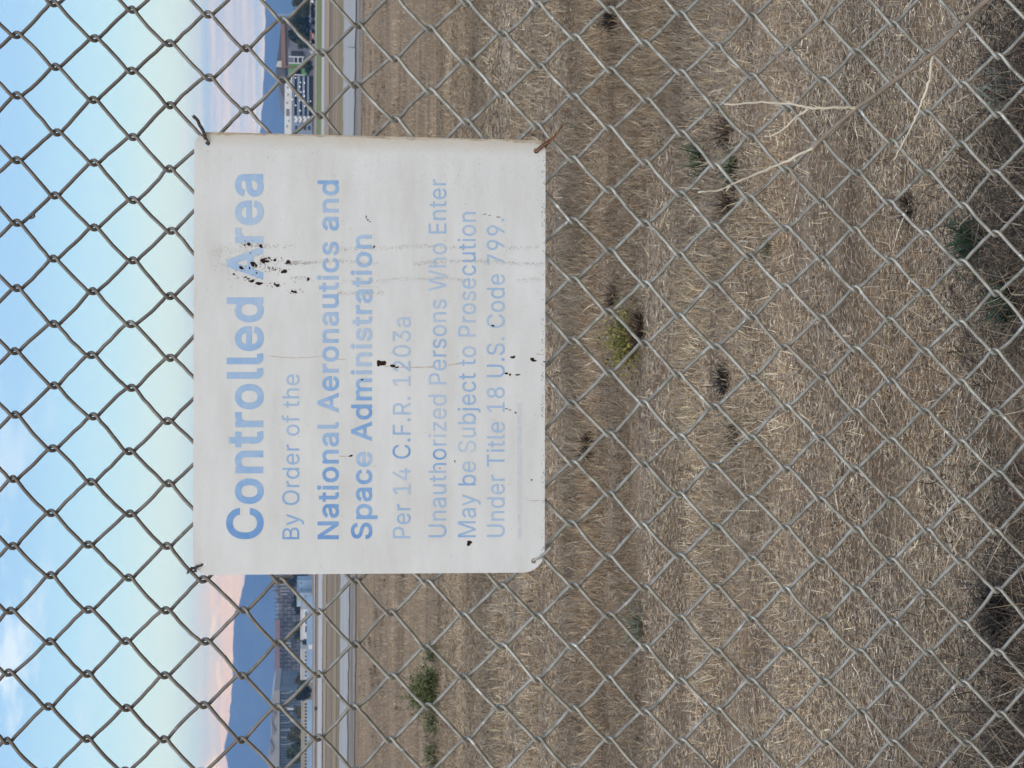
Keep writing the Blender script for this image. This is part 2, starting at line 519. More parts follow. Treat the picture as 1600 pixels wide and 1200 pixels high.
# --- left: low buildings along the far side of the airfield
def low_building(name, label, cat, wall, roof, rect, Y, depth, windows=(), roofh=0.7, doors=(), gable=False):
    e = empty(name, base_of(rect[2], rect[3], Y))
    tag(e, label, cat)
    mb = MB(); bx(mb, rect[0] + roofh, None, rect[2], rect[3], Y, depth); mb.build('wall', wall, e)
    if gable:
        mb = MB()
        mb.prism(quad_profile([(rect[0] + roofh, rect[3] + .4), (rect[0] - .6, (rect[2] + rect[3]) / 2), (rect[0] + roofh, rect[2] - .4)], Y - .2), Y - .2, Y + depth + .2)
        mb.build('roof', roof, e)
    else:
        boxpart('roof', roof, e, [(rect[0], rect[0] + roofh, rect[2] - .3, rect[3] + .3)], Y - 0.25, depth + .5)
    for w in windows: boxpart('window', bm['void'], e, [w], Y - 0.12, 0.1)
    for w in doors: boxpart('door', bm['slate'], e, [w], Y - 0.12, 0.1)
    return e
low_building('shed', 'pale blue shed touching the white sign edge in front of the skeleton hangar', 'shed', bm['bluefence'], bm['paleblue'], (464, 0, 906.5, 926), 520, 12, [(470, 471, 909, 912), (470, 471, 918, 921)], 0.7)
low_building('shed', 'pale grey-blue box shed with a plain windowless front beside the bluer shed', 'shed', bm['paleblue'], bm['white'], (464, 0, 926.4, 947.5), 515, 12, [], 0.6, [(475, 480, 930, 934)])
low_building('office_block', 'low white office with a strip of dark windows beside the box shed', 'office', bm['white'], bm['white'], (469.5, 0, 952, 1000), 500, 14, [(477, 480.5, 956, 964), (477, 480.5, 967, 975), (477, 480.5, 978, 988)], 1.6)
low_building('office_block', 'long low white flat-roofed block before the dark skeleton hangar', 'office', bm['dirtywhite'], bm['white'], (469.5, 0, 1014, 1062), 505, 14, [(476.5, 479, 1018 + k * 6, 1021 + k * 6) for k in range(7)], 1.8)
low_building('tan_terminal', 'long tan low building with a row of small windows before the pleated-roof hangar', 'building', bm['tan'], bm['dirtywhite'], (470.5, 0, 1095, 1250), 470, 14, [(476, 479.5, 1099 + k * 5.2, 1101.6 + k * 5.2) for k in range(26)], 0.9)
mb = MB(); bx(mb, 479.0, None, 931, 1066, 420, 0.4); tag(mb.build('screen_fence', bm['bluefence'], origin=base_of(931, 1066, 420)), 'light blue sheet fence running in front of the white low offices', 'fence')
mb = MB(); bx(mb, 479.2, None, 1094, 1260, 425, 0.4); tag(mb.build('screen_fence', bm['bluefence'], origin=base_of(1094, 1260, 425)), 'light blue sheet fence running in front of the tan low building', 'fence')

# --- right: brown-trimmed hangar, garage, green wall building
Y = 760.0
h3 = empty('brown_trimmed_hangar', base_of(37, 170, Y))
tag(h3, 'dark roofed hangar with a long rusty brown fascia rising behind the trees', 'hangar')
mb = MB(); bx(mb, 446, None, 36, 166, Y, 60); mb.build('wall', bm['wallgrey'], h3)
mb = MB(); mb.prism(quad_profile([(447, 168), (441.5, 150), (434, 130), (431, 104), (436, 70), (439, 36), (447, 34)], Y - 1), Y - 1, Y + 64); mb.build('roof', bm['darkroof'], h3)
mb = MB(); mb.prism(quad_profile([(446.5, 106), (440.5, 106), (439.4, 70), (438.6, 37), (445, 37)], Y - 2.5), Y - 2.5, Y - 1.2); mb.build('fascia', bm['brown'], h3)
mb = MB(); mb.prism(quad_profile([(440, 105), (431.2, 104), (433.5, 95.5), (440, 95)], Y - 2.0), Y - 2.0, Y - 1.3); mb.build('lit_roof_corner', bm['dirtywhite'], h3)  # off-white sheet paints the light falling on the roof corner
boxpart('dark_bay', bm['void'], h3, [(446, 452, 107, 117)], Y - 1.6, 0.4)

Y = 640.0
h4 = empty('green_walled_building', base_of(84, 118, Y))
tag(h4, 'building with a bright green wall panel and white framed windows beside the garage', 'building')
mb = MB(); bx(mb, 450, None, 76, 118, Y, 25); mb.build('wall', bm['wallgrey'], h4)
boxpart('green_panel', bm['green'], h4, [(451.5, 471, 100, 117.5), (462, 480, 108, 117.5)], Y - 0.8, 0.7)
boxpart('white_trim', bm['white'], h4, [(451, 475, 98.3, 100), (451, 475, 88.5, 90), (451, 477, 116.6, 118)], Y - 1.2, 0.5)
boxpart('brown_beam', bm['brown'], h4, [(444, 467, 104, 106)], Y - 1.5, 0.6)
for w in ((455, 474, 80, 88), (460, 464.5, 91, 98), (467, 472, 91, 98)): boxpart('window', bm['void'], h4, [w], Y - 0.9, 0.3)
boxpart('window_frame', bm['white'], h4, [(459, 460, 90, 98.3), (464.7, 466.4, 90, 98.3), (472, 473.6, 90, 98.3)], Y - 1.1, 0.4)

Y = 620.0
h5 = empty('parking_garage', base_of(118, 300, Y))
tag(h5, 'long multi-storey garage with white parapet, slate floor bands and lit dark decks', 'garage')
mb = MB(); bx(mb, 455, None, 119, 300, Y + 1.5, 40); mb.build('deck_core', bm['void'], h5)
for (a, b) in ((455.5, 460), (464.5, 468.5), (472.5, 476), (480, 482.6)):
    boxpart('floor_band', bm['slate'], h5, [(a, b, 119, 181)], Y, 1.4)
boxpart('parapet', bm['white'], h5, [(444.5, 454.5, 127, 300), (454.2, 455.8, 120, 300)], Y - 0.3, 3)
boxpart('parapet_recess', bm['wallgrey'], h5, [(447, 452, 171, 182)], Y - 0.5, 0.15)
for r in ((448, 450.5, 136, 139), (449, 451, 147, 151), (447, 450, 160, 163), (450, 452, 188, 191), (447, 449.5, 196, 200)):
    boxpart('parapet_recess', bm['greyroof'], h5, [r], Y - 0.5, 0.15)
boxpart('end_tower', bm['slate'], h5, [(456, 0, 181, 300)] if False else [(456, 488, 181, 300)], Y - 0.2, 1.5)
mb = MB()
for x in (461, 467.5, 474.5, 481):                    # white curved canopies
    pts = [at(x + 3.2 * math.sin(t * math.pi), 182 + 9 * t, Y - 1.2) for t in np.linspace(0, 1, 9)]
    mb = MB(); mb.tube(pts, 0.55, 6); mb.build('curved_canopy', bm['white'], h5)
for k in range(4):
    boxpart('window', bm['void'], h5, [(461 + 6.8 * k, 464.5 + 6.8 * k, 197, 203)], Y - 0.4, 0.15)
for (x, y) in ((462, 122), (469.5, 129), (475.5, 129.5), (468.5, 136), (462, 150), (475, 143), (468.5, 157), (462, 165), (475.5, 150), (456.8, 156), (469, 173), (476, 166), (485, 158), (470, 144)):
    boxpart('ceiling_lamp', bm['lamp'], h5, [(x - .55, x + .55, y - .8, y + .8)], Y - 0.2, 0.15)

# mast by the trees
mb = MB()
e = empty('light_mast', base_of(25, 25, 600))
tag(e, 'slender pale mast standing behind the trees beside the brown fascia', 'mast')
mb.tube([at(492, 23, 600), at(424, 23, 600)], [0.16, 0.07], 6); mb.build('pole', bm['dirtywhite'], e)
mb = MB(); bx(mb, 423.5, 425.5, 20, 26, 600, 0.4); mb.build('lamp_head', bm['wallgrey'], e)

# ------------------------------------------------------------------ cars at the car park
def car(label, paint, x, y, Y, wpx=9.0, van=False):
    c = at(490, y, Y)[0]
    L, Wd, H = 4.4, 1.8, 1.45
    e = empty('parked_car', (c, Y, 0.0))
    tag(e, label, 'car', 'cars parked under the trees')
    mb = MB()
    mb.prism([(c - 2.2, .35), (c + 2.2, .35), (c + 2.2, .8), (c + 1.5, .92), (c + .8, 1.42), (c - 1.2, 1.45), (c - 1.9, .98), (c - 2.2, .9)], Y, Y + Wd)
    mb.build('body', paint, e)
    mb = MB(); mb.prism([(c + .95, .95), (c + .65, 1.34), (c - 1.1, 1.37), (c - 1.6, .98)], Y - .02, Y + Wd + .02); mb.build('window', bm['void'], e)
    for dx in (-1.35, 1.35):
        mb = MB(); mb.tube([(c + dx, Y - .03, .33), (c + dx, Y + Wd + .03, .33)], .33, 10); mb.build('wheel', bm['tyre'], e)
paints = [('bright white car parked nearest the edge of the photo under the trees', (0.8, 0.8, 0.8), 8), ('cream car parked between the bright white car and the silver car', (0.7, 0.62, 0.5), 16),
          ('silver car parked at the near side of the big dark tree, beside the cream car', (0.5, 0.5, 0.52), 27), ('dark blue car parked under the middle of the big dark tree', (0.05, 0.07, 0.14), 40),
          ('pinkish red car parked under the big dark tree', (0.5, 0.25, 0.22), 57), ('light grey car parked before the building with the green wall', (0.45, 0.46, 0.47), 72)]
for lab, colr, y in paints:
    car(lab, material('car_paint', colr, 0.35, var=0.03, spec=0.5), 490, y, 455.0)
# equipment cabinet on the airfield side of the blue fence and a black box by the runway
c = at(488, 1011, 395)
e = empty('equipment_cabinet', (c[0], 395, 0)); tag(e, 'small white equipment cabinet standing before the light blue fence', 'cabinet')
mb = MB(); mb.box(c[0] - .5, c[0] + .5, 395, 395.6, .15, 1.05); mb.build('box', bm['white'], e)
mb = MB(); mb.box(c[0] - .56, c[0] + .56, 394.94, 395.66, 1.052, 1.12); mb.build('lid', bm['dirtywhite'], e)
mb = MB(); mb.box(c[0] - .45, c[0] + .45, 395.05, 395.55, 0, .148); mb.build('plinth', bm['greyroof'], e)
g = on_ground(497.3, 1107)
e = empty('runway_marker', (g[0], g[1], 0)); tag(e, 'small black marker box standing on the tan verge beside the runway', 'marker')
mb = MB(); mb.box(g[0] - .22, g[0] + .22, g[1], g[1] + .2, .12, .5); mb.build('panel', bm['void'], e)
mb = MB()
for dx in (-.15, .15):
    mb = MB(); mb.tube([(g[0] + dx, g[1] + .1, 0), (g[0] + dx, g[1] + .1, .14)], .02, 6); mb.build('leg', bm['lattice'], e)

# ------------------------------------------------------------------ trees
leafm = material('foliage', (0.06, 0.08, 0.04), 0.9, attr=True, spec=0.1)
bark = material('bark', (0.10, 0.075, 0.055), 0.95, var=0.3, scale=3)
def tree(name, label, y, Y, top_x, crown_w_px, cols, seed, n=2600, trunk_frac=0.18, leaf=0.9, clumps=26, group=None, flat=1.0):
    r = np.random.default_rng(seed)
    b = at(488, y, Y); H = at(top_x, y, Y)[2]; R = crown_w_px / 2 / F * Y
    e = empty(name, (b[0], Y, 0)); tag(e, label, 'tree', group)
    mb = MB()
    mb.tube([(b[0], Y, 0), (b[0] + .1, Y, H * trunk_frac), (b[0] - .1, Y, H * .55)], [H * .03, H * .022, H * .008], 7)
    for k in range(5):
        a = r.uniform(0, 6.28)
        mb.tube([(b[0], Y, H * (trunk_frac + .05 * k)), (b[0] + R * .6 * math.cos(a), Y + R * .6 * math.sin(a), H * (.5 + .08 * k))], [H * .013, H * .004], 5)
    mb.build('trunk', bark, e)
    cc = []
    hz = H * (1 - trunk_frac) / 2
    cz = H * trunk_frac + hz
    for k in range(clumps):
        d = r.normal(size=3); d /= np.linalg.norm(d)
        q = r.uniform(.35, .92)
        cc.append((d * q * np.array([R, R, hz]), r.uniform(.22, .42) * min(R, hz), r.uniform(0, 1)))
    P, C = [], []
    for k in range(n):
        c0, rad, sh = cc[r.integers(len(cc))]
        d = r.normal(size=3); d /= np.linalg.norm(d)
        P.append(c0 + d * rad * r.uniform(.5, 1.1) + np.array([0, 0, cz]))
        C.append(np.array(cols[0]) * (1 - sh) + np.array(cols[1]) * sh)
    P = np.array(P); C = np.array(C) * r.uniform(.75, 1.25, (n, 1))
    a = r.normal(size=(n, 3)); a /= np.linalg.norm(a, axis=1)[:, None]
    t = r.normal(size=(n, 3)); bb = np.cross(a, t); bb /= np.linalg.norm(bb, axis=1)[:, None]
    s = leaf * 1.35 * r.uniform(.6, 1.3, (n, 1))
    co = np.stack([P - a * s * .6, P + bb * s * .4, P + a * s * .6, P - bb * s * .4], 1).reshape(-1, 3)
    q = np.arange(n)[:, None] * 4
    tr = np.concatenate([q + [0, 1, 2], q + [0, 2, 3]], 0)
    me = tri_mesh('crown', co, tr, leafm, np.repeat(C, 4, 0))
    link('crown', me, e)
dk = [(0.018, 0.028, 0.028), (0.04, 0.055, 0.035)]
md = [(0.045, 0.06, 0.03), (0.085, 0.10, 0.05)]
br = [(0.085, 0.085, 0.045), (0.14, 0.12, 0.07)]
tree('dark_tree', 'big dark rounded tree, largest in front of the brown-trimmed hangar', 45, 520, 452, 44, dk, 1, leaf=0.95, trunk_frac=.08, n=6000, clumps=40)
tree('green_tree', 'grey-green bushy tree between the big dark tree and the edge of the photo', 10, 515, 457, 32, md, 2, leaf=0.5, trunk_frac=.1, n=3000)
tree('green_tree', 'grey-green low tree between the big dark tree and the white framed windows', 68, 510, 462, 22, md, 3, leaf=0.45, trunk_frac=.12, n=1800)
tree('green_tree', 'grey-green shaggy tree cut off by the photo edge beyond the parked cars', -14, 530, 455, 34, md, 8, leaf=0.5, trunk_frac=.1, n=2600)
tree('small_tree', 'small dark tree in front of the green wall panel', 104, 505, 474, 20, dk, 4, leaf=0.4, trunk_frac=.12, n=1200)
tree('dark_tree', 'dense dark tree standing where the skeleton hangar meets the pleated-roof hangar', 1081, 450, 460, 26, dk, 5, leaf=0.4, trunk_frac=.06, n=2600)
tree('olive_tree', 'dusty olive-green tree nearest the photo edge in front of the pleated-roof hangar', 1178, 480, 449, 38, md, 6, leaf=0.5, trunk_frac=.12, n=3000)
tree('olive_tree', 'dusty brown tree, middle of three in front of the pleated-roof hangar', 1146, 482, 451, 34, br, 7, leaf=0.5, trunk_frac=.12, n=3000)
tree('olive_tree', 'thin olive tree beside the white door of the pleated-roof hangar', 1112, 484, 461, 26, br, 9, leaf=0.45, trunk_frac=.12, n=1500)
tree('hazy_tree', 'dark soft tree growing against the skeleton hangar behind the white office', 985, 620, 455, 26, md, 10, leaf=0.6, trunk_frac=.1, n=1600)
tree('hazy_tree', 'dark tree rising behind the grey-blue box shed before the skeleton hangar', 942, 600, 455, 30, dk, 12, leaf=0.6, trunk_frac=.1, n=2200)
tree('small_tree', 'small dark round tree between the two white offices', 1003, 500, 473, 12, dk, 13, leaf=0.3, trunk_frac=.1, n=900)
tree('hazy_tree', 'dark tree behind the bluer shed, mostly hidden by the white sign', 905, 610, 452, 34, dk, 14, leaf=0.6, trunk_frac=.1, n=2200)
tree('hedge_tree', 'low olive tree at the square end of the skeleton hangar', 1062, 600, 461, 20, br, 15, leaf=0.5, trunk_frac=.1, n=1200)

# ------------------------------------------------------------------ dry grass
def vnoise(x, y, seed):
    r = np.random.default_rng(seed)
    T = r.uniform(size=(256, 256))
    xi, yi = np.floor(x).astype(int), np.floor(y).astype(int)
    fx, fy = x - xi, y - yi
    fx, fy = fx * fx * (3 - 2 * fx), fy * fy * (3 - 2 * fy)
    g = lambda a, b: T[a % 256, b % 256]
    return (g(xi, yi) * (1 - fx) * (1 - fy) + g(xi + 1, yi) * fx * (1 - fy) + g(xi, yi + 1) * (1 - fx) * fy + g(xi + 1, yi + 1) * fx * fy)
def fnoise(x, y, seed, o=3):
    s, a, t = 0, 1.0, 0
    for k in range(o):
        s = s + a * vnoise(x * 2 ** k, y * 2 ** k, seed + k); t += a; a *= .55
    return s / t

def blades(px, py, length, width, az, lean, col, r, bend=None):
    """thin bent ribbons; lean = angle above the ground"""
    n = len(px)
    d = np.stack([np.cos(az) * np.cos(lean), np.sin(az) * np.cos(lean), np.sin(lean)], 1)
    side = np.stack([-np.sin(az), np.cos(az), np.zeros(n)], 1)
    rr = r.uniform(-1, 1, (n, 1))
    side = side * np.cos(rr) + np.cross(d, side) * np.sin(rr)
    p0 = np.stack([px, py, r.uniform(0.0, .012, n)], 1)
    bd = (r.normal(0, .09, (n, 3)) if bend is None else bend) * length[:, None]
    p1 = p0 + d * (length * .5)[:, None]
    p2 = p0 + d * length[:, None] + bd
    p1[:, 2] = np.maximum(p1[:, 2], .004); p2[:, 2] = np.maximum(p2[:, 2], .003)
    w = width[:, None] * .5
    co = np.stack([p0 - side * w, p0 + side * w, p1 - side * w * .9, p1 + side * w * .9, p2], 1).reshape(-1, 3)
    q = np.arange(n)[:, None] * 5
    tr = np.concatenate([q + [0, 1, 3], q + [0, 3, 2], q + [2, 3, 4]], 1).reshape(-1, 3)
    c = np.repeat(col, 5, 0)
    return co, tr, c

straw = material('straw', (0.3, 0.2, 0.1), 0.75, attr=True, spec=0.25)
def grass():
    r = np.random.default_rng(21)
    N = 1300000
    d = np.where(r.uniform(size=N) < .86, 2.4 * (19 / 2.4) ** r.uniform(0, 1, N), 15 + 33 * r.uniform(0, 1, N) ** 1.15)
    half = .24 * d * 1.55 + .5
    x = r.uniform(-1, 1, N) * half
    y = d
    stand_n = fnoise(x * .55 + 3, y * 1.0 + 7, 5)             # patches of standing straw, drawn out sideways
    near = np.clip((y - 4.6) / 2.0, 0, 1)
    hmask = np.clip((stand_n - .43) * 7, 0, 1) * near
    # tall band at seven to ten metres
    hmask = np.maximum(hmask, np.clip(1 - np.abs(y - 8.3) / 1.4, 0, 1) * np.clip((fnoise(x * .7, y * 1.5, 9) - .28) * 5, 0, 1))
    standing = r.uniform(size=N) < (.045 + .55 * hmask * np.where(y > 10.5, .45, 1.0))
    standing |= (y > 19) & (r.uniform(size=N) < .85)
    az = np.where(r.uniform(size=N) < .68, r.normal(0, .5, N) + np.where(r.uniform(size=N) < .5, 0, math.pi), r.uniform(0, 2 * math.pi, N))
    lean = np.where(standing, np.clip(r.normal(1.15, .3, N), .4, 1.57), np.abs(r.normal(.10, .16, N)))
    far = np.maximum(1, (y / 8) ** .55)
    ln = np.where(standing, r.uniform(.022, .062, N) * (1 + .5 * hmask), (r.gamma(2.4, .0062, N) + .007) * np.clip(1 + (y - 6) * .05, .9, 1.5)) * np.minimum(far, 2.2)
    long_ = (r.uniform(size=N) < .006) & (y < 9)
    ln = np.where(standing & (y > 14), r.uniform(.03, .09, N) * (.35 + 1.3 * fnoise(x * .30, y * .8, 141)), ln)
    ln = np.where(long_, ln + r.uniform(.06, .16, N), ln)
    wd = r.uniform(.0008, .0021, N) * np.clip(y / 5, 1, 3.2)
    pal = np.array([(.53, .40, .245), (.405, .315, .205), (.335, .285, .225), (.80, .68, .48), (.31, .19, .10), (.06, .045, .032)])
    cn = fnoise(x * 1.1, y * 1.5 + 40, 31)
    gn = fnoise(x * .8 + 11, y * 1.1, 51)
    band = np.clip(1 - np.abs(y - 8.2) / 1.5, 0, 1)
    c5 = np.clip(cn - .48, 0, 1); g5 = np.clip(gn - .5, 0, 1)
    p = np.stack([.30 + 0 * cn, .26 + .4 * g5, .18 + 2.2 * g5, .11 + .2 * np.clip(.5 - gn, 0, 1) - .05 * band, .07 + 1.0 * c5 + .45 * band * hmask, .17 + .35 * g5], 1)
    p /= p.sum(1, keepdims=True)
    k = (r.uniform(size=(N, 1)) > np.cumsum(p, 1)).sum(1).clip(0, 5)
    vpx = 800 + F * np.tan(np.arctan(EYE / y) - PHI) + 16 * (fnoise(x * .8, y * .9, 120) - .5)
    tone = np.interp(vpx, [540, 575, 640, 668, 700, 730, 760, 800, 850, 870, 895, 918, 930, 944, 962, 1000, 1022, 1040, 1062, 1085, 1130, 1500, 1545, 1600],
                     [1.1, 1.1, 1.08, .92, 1.02, .95, .82, 1.0, .95, .88, .74, .78, 1.0, .98, .72, .74, 1.02, 1.12, .86, 1.02, 1.08, 1.06, .86, .72])
    tone = tone * (.70 + .60 * fnoise(x * .9, y * 1.6, 71)) * (.80 + .40 * fnoise(x * 2.4, y * 3.4, 171))
    tone *= 1 - .10 * band * np.clip((fnoise(x * .7, y * 2.2, 91) - .3) * 4, 0, 1)
    col = pal[k] * r.uniform(.62, 1.38, (N, 1)) * tone[:, None]
    bare = np.clip((fnoise(x * 3.2, y * 4.2, 101) - .54) * 6, 0, .60)        # thin places where the dark soil shows
    keep = r.uniform(size=N) > bare
    x, y, ln, wd, az, lean, col = x[keep], y[keep], ln[keep], wd[keep], az[keep], lean[keep], col[keep]
    fz = y > 14
    strk = (.50 + 1.0 * fnoise(x[fz] * .28, y[fz] * .95, 151)) * (.75 + .5 * fnoise(x[fz] * .7, y[fz] * 2.1, 161))
    col[fz] = (col[fz] * .45 + np.array([.31, .23, .145]) * (.55 * tone[keep][fz])[:, None]) * strk[:, None]
    # dark little tussocks dotted over the far field
    T = 190
    ty = 17 + 29 * r.uniform(size=T) ** .8
    ty = np.where(r.uniform(size=T) < .55, r.uniform(31, 41, T), ty)
    tx = r.uniform(-1, 1, T) * .26 * ty * 1.3
    m = r.integers(T, size=T * 26)
    n2 = len(m)
    x = np.r_[x, tx[m] + r.normal(0, .09, n2)]; y = np.r_[y, ty[m] + r.normal(0, .10, n2)]
    ln = np.r_[ln, r.uniform(.04, .13, n2)]; wd = np.r_[wd, r.uniform(.005, .012, n2)]
    az = np.r_[az, r.uniform(0, 6.28, n2)]; lean = np.r_[lean, r.normal(1.0, .3, n2)]
    col = np.r_[col, np.array([.075, .055, .036]) * r.uniform(.6, 1.8, (n2, 1))]
    co, tr, c = blades(x, y, ln, wd, az, lean, col, r)
    me = tri_mesh('dry_grass', co, tr, straw, c)
    tag(link('dry_grass', me), 'dry mown straw grass covering the field behind the fence', 'grass', kind='stuff')
grass()

# ------------------------------------------------------------------ weeds
weedm = material('weed_leaf', (0.1, 0.14, 0.05), 0.7, attr=True, spec=0.25)
def weed(name, label, cat, x, y, w_px, h_px, n, cols, seed, wid=.004, lean=(0.9, .35), curl=.25, group=None, round_=False):
    r = np.random.default_rng(seed)
    g = on_ground(x, y); dist = math.hypot(g[1], EYE)
    R = w_px / 2 / F * dist; H = h_px / F * dist
    e = empty(name, (g[0], g[1], 0)); tag(e, label, cat, group)
    rad = R * .35 * np.sqrt(r.uniform(size=n)); th = r.uniform(0, 6.283, n)
    ln = np.hypot(R, H) * r.uniform(.35, .95, n)
    le = np.clip(r.normal(lean[0], lean[1], n), .05, 1.5)
    cs = np.array(cols)[r.integers(len(cols), size=n)] * r.uniform(.7, 1.3, (n, 1))
    wd_ = wid * r.uniform(.6, 1.4, n)
    co, tr, c = blades(rad * np.cos(th), rad * np.sin(th), ln, wd_, th + r.normal(0, .5, n), le, cs, r, r.normal(0, curl, (n, 3)))
    link('leaves', tri_mesh('leaves', co, tr, weedm, c), e)
    if round_:                                   # leafy bush: small leaves around the stems
        m = n * (16 if wid > .008 else 6)
        k = r.integers(n, size=m)
        P = co.reshape(n, 5, 3)
        tt = r.uniform(.25, 1.0, (m, 1))
        pp = P[k, 0] * (1 - tt) + P[k, 4] * tt + r.normal(0, .10 * R, (m, 3))
        pp[:, 2] = np.maximum(pp[:, 2], .005)
        a = r.normal(size=(m, 3)); a /= np.linalg.norm(a, axis=1)[:, None]
        b = np.cross(a, r.normal(size=(m, 3))); b /= np.linalg.norm(b, axis=1)[:, None]
        s = (wid * 1.1 if wid > .008 else wid * 2.0) * r.uniform(.6, 1.4, (m, 1))
        co2 = np.stack([pp - a * s, pp + b * s * .5, pp + a * s, pp - b * s * .5], 1).reshape(-1, 3)
        q = np.arange(m)[:, None] * 4
        c2 = np.array(cols)[r.integers(len(cols), size=m)] * r.uniform(.7, 1.3, (m, 1))
        link('leaflets', tri_mesh('leaflets', co2, np.concatenate([q + [0, 1, 2], q + [0, 2, 3]], 0), weedm, np.repeat(c2, 4, 0)), e)
    mb = MB()
    mb.tube([(g[0], g[1], -.01), (g[0], g[1], .012 + H * .12)], [R * .10 + .002, R * .05 + .001], 6)
    mb.build('stem', bark, e)
G1 = [(.05, .075, .035), (.10, .125, .06), (.14, .16, .09), (.035, .05, .03)]
G2 = [(.24, .21, .05), (.15, .145, .045), (.33, .28, .09), (.06, .075, .035), (.27, .24, .06)]
G3 = [(.085, .11, .04), (.13, .15, .06), (.19, .20, .09)]
G4 = [(.13, .15, .07), (.18, .19, .10), (.24, .22, .13)]
BR = [(.05, .032, .022), (.10, .062, .04), (.03, .022, .018), (.16, .11, .07)]
BK = [(.018, .015, .013), (.03, .024, .02), (.06, .048, .038)]
weed('green_weed', 'grey-green leafy weed, farther of the pair under the pale forked stalk', 'weed', 1100, 250, 68, 30, 156, G1, 1, 0.0068, (.5, .35))
weed('green_weed', 'grey-green leafy weed, nearer of the pair under the pale forked stalk', 'weed', 1150, 262, 65, 27, 143, G1, 2, 0.0068, (.5, .35))
weed('dead_weed', 'rust-brown dead weed growing beside the grey-green leafy pair under the forked stalk', 'weed', 1140, 208, 52, 33, 228, BR, 3, 0.0034, (.6, .4))
weed('dead_weed', 'dark withered tussock with a pale middle under the forked stalk tips', 'weed', 1146, 318, 67, 33, 323, BR + [(.3, .24, .15)], 4, 0.0034, (.6, .4))
weed('yellow_green_bush', 'yellow-green leafy bush, brightest plant in the field, below the sign middle', 'bush', 996, 532, 72, 57, 225, G2, 5, 0.0045, (.9, .4), round_=True)
weed('dead_weed', 'dark reddish dead stems at the foot of the yellow-green bush', 'weed', 1004, 515, 78, 24, 323, BR, 6, 0.0040, (.5, .4))
weed('green_weed', 'dull green spiky weed in the brown band beyond the sign corner with the pale tie', 'weed', 1004, 978, 80, 34, 80, [(.15, .165, .11), (.20, .20, .14), (.09, .105, .065)], 7, 0.0065, (.6, .4))
weed('green_bush', 'dark green bush by the far track, largest of four in a row', 'bush', 686, 1080, 40, 48, 560, G3, 8, 0.0132, (1.0, .4), .2, round_=True)
weed('green_bush', 'smallest green bush of the row by the far track, nearest the sign', 'bush', 684, 1019, 22, 19, 200, G4, 9, 0.0110, (1.0, .4), .2, round_=True)
weed('green_bush', 'thin green bush by the far track, between the largest bush and the outermost one', 'bush', 686, 1130, 27, 24, 170, G4, 10, 0.0110, (1.0, .4), .2, round_=True)
weed('green_bush', 'thin pale green bush by the far track, nearest the edge of the photo', 'bush', 686, 1178, 30, 25, 150, G4, 11, 0.0110, (1.0, .4), .2, round_=True)
weed('green_weed', 'deep green leafy weed at the near edge of the field, clearest green there', 'weed', 1528, 378, 73, 40, 169, [(.035, .07, .035), (.05, .095, .05), (.03, .05, .03)], 12, 0.0081, (.6, .4))
weed('green_weed', 'dark green weed half lost in the near tangle beside the deep green one', 'weed', 1586, 470, 78, 40, 143, [(.035, .07, .035), (.05, .085, .045), (.03, .04, .03)], 13, 0.0081, (.6, .4))
weed('grey_weed', 'pale grey-green curled weed in the near tangle below the long dry stalk', 'weed', 1572, 150, 80, 44, 30, [(.2, .23, .18), (.12, .14, .10), (.28, .29, .23)], 14, 0.011, (.5, .5), .4)
weed('dead_weed', 'black wiry dead weed with curling stems in the nearest grass', 'weed', 1572, 955, 96, 60, 285, BK, 15, 0.0034, (.5, .5), .5)
weed('dead_weed', 'small dark spidery dead weed in pale straw between the stalk and the deep green weed', 'weed', 1425, 326, 49, 24, 114, BK + BR, 16, 0.0034, (.4, .4), .4)
weed('dead_weed', 'dark tuft in the brown band near the photo edge on the garage side', 'weed', 962, 28, 52, 30, 209, BK, 17, 0.0046, (.7, .4))
weed('dead_weed', 'black clod-like dead tuft among the pale straw in front of the yellow-green bush', 'weed', 1134, 592, 64, 18, 228, BK, 18, 0.0046, (.3, .3))
weed('dead_weed', 'small dark tuft in pale straw beside the clod-like one, nearer the hangars', 'weed', 1152, 682, 46, 18, 171, BK + BR, 19, 0.0046, (.3, .3))
weed('dead_weed', 'dark grey weed patch nearest below the words May be Subject on the sign', 'weed', 925, 700, 67, 24, 266, BK + BR, 20, 0.0057, (.5, .4))
weed('green_weed', 'tiny dark green sprig alone in the pale straw in front of the forked stalk tips', 'weed', 1203, 388, 29, 19, 65, G1, 22, 0.0054, (.6, .4))
weed('dead_weed', 'reddish dark tuft in the brown band below the middle of the sign', 'weed', 966, 462, 49, 27, 228, BR, 23, 0.0046, (.6, .4))
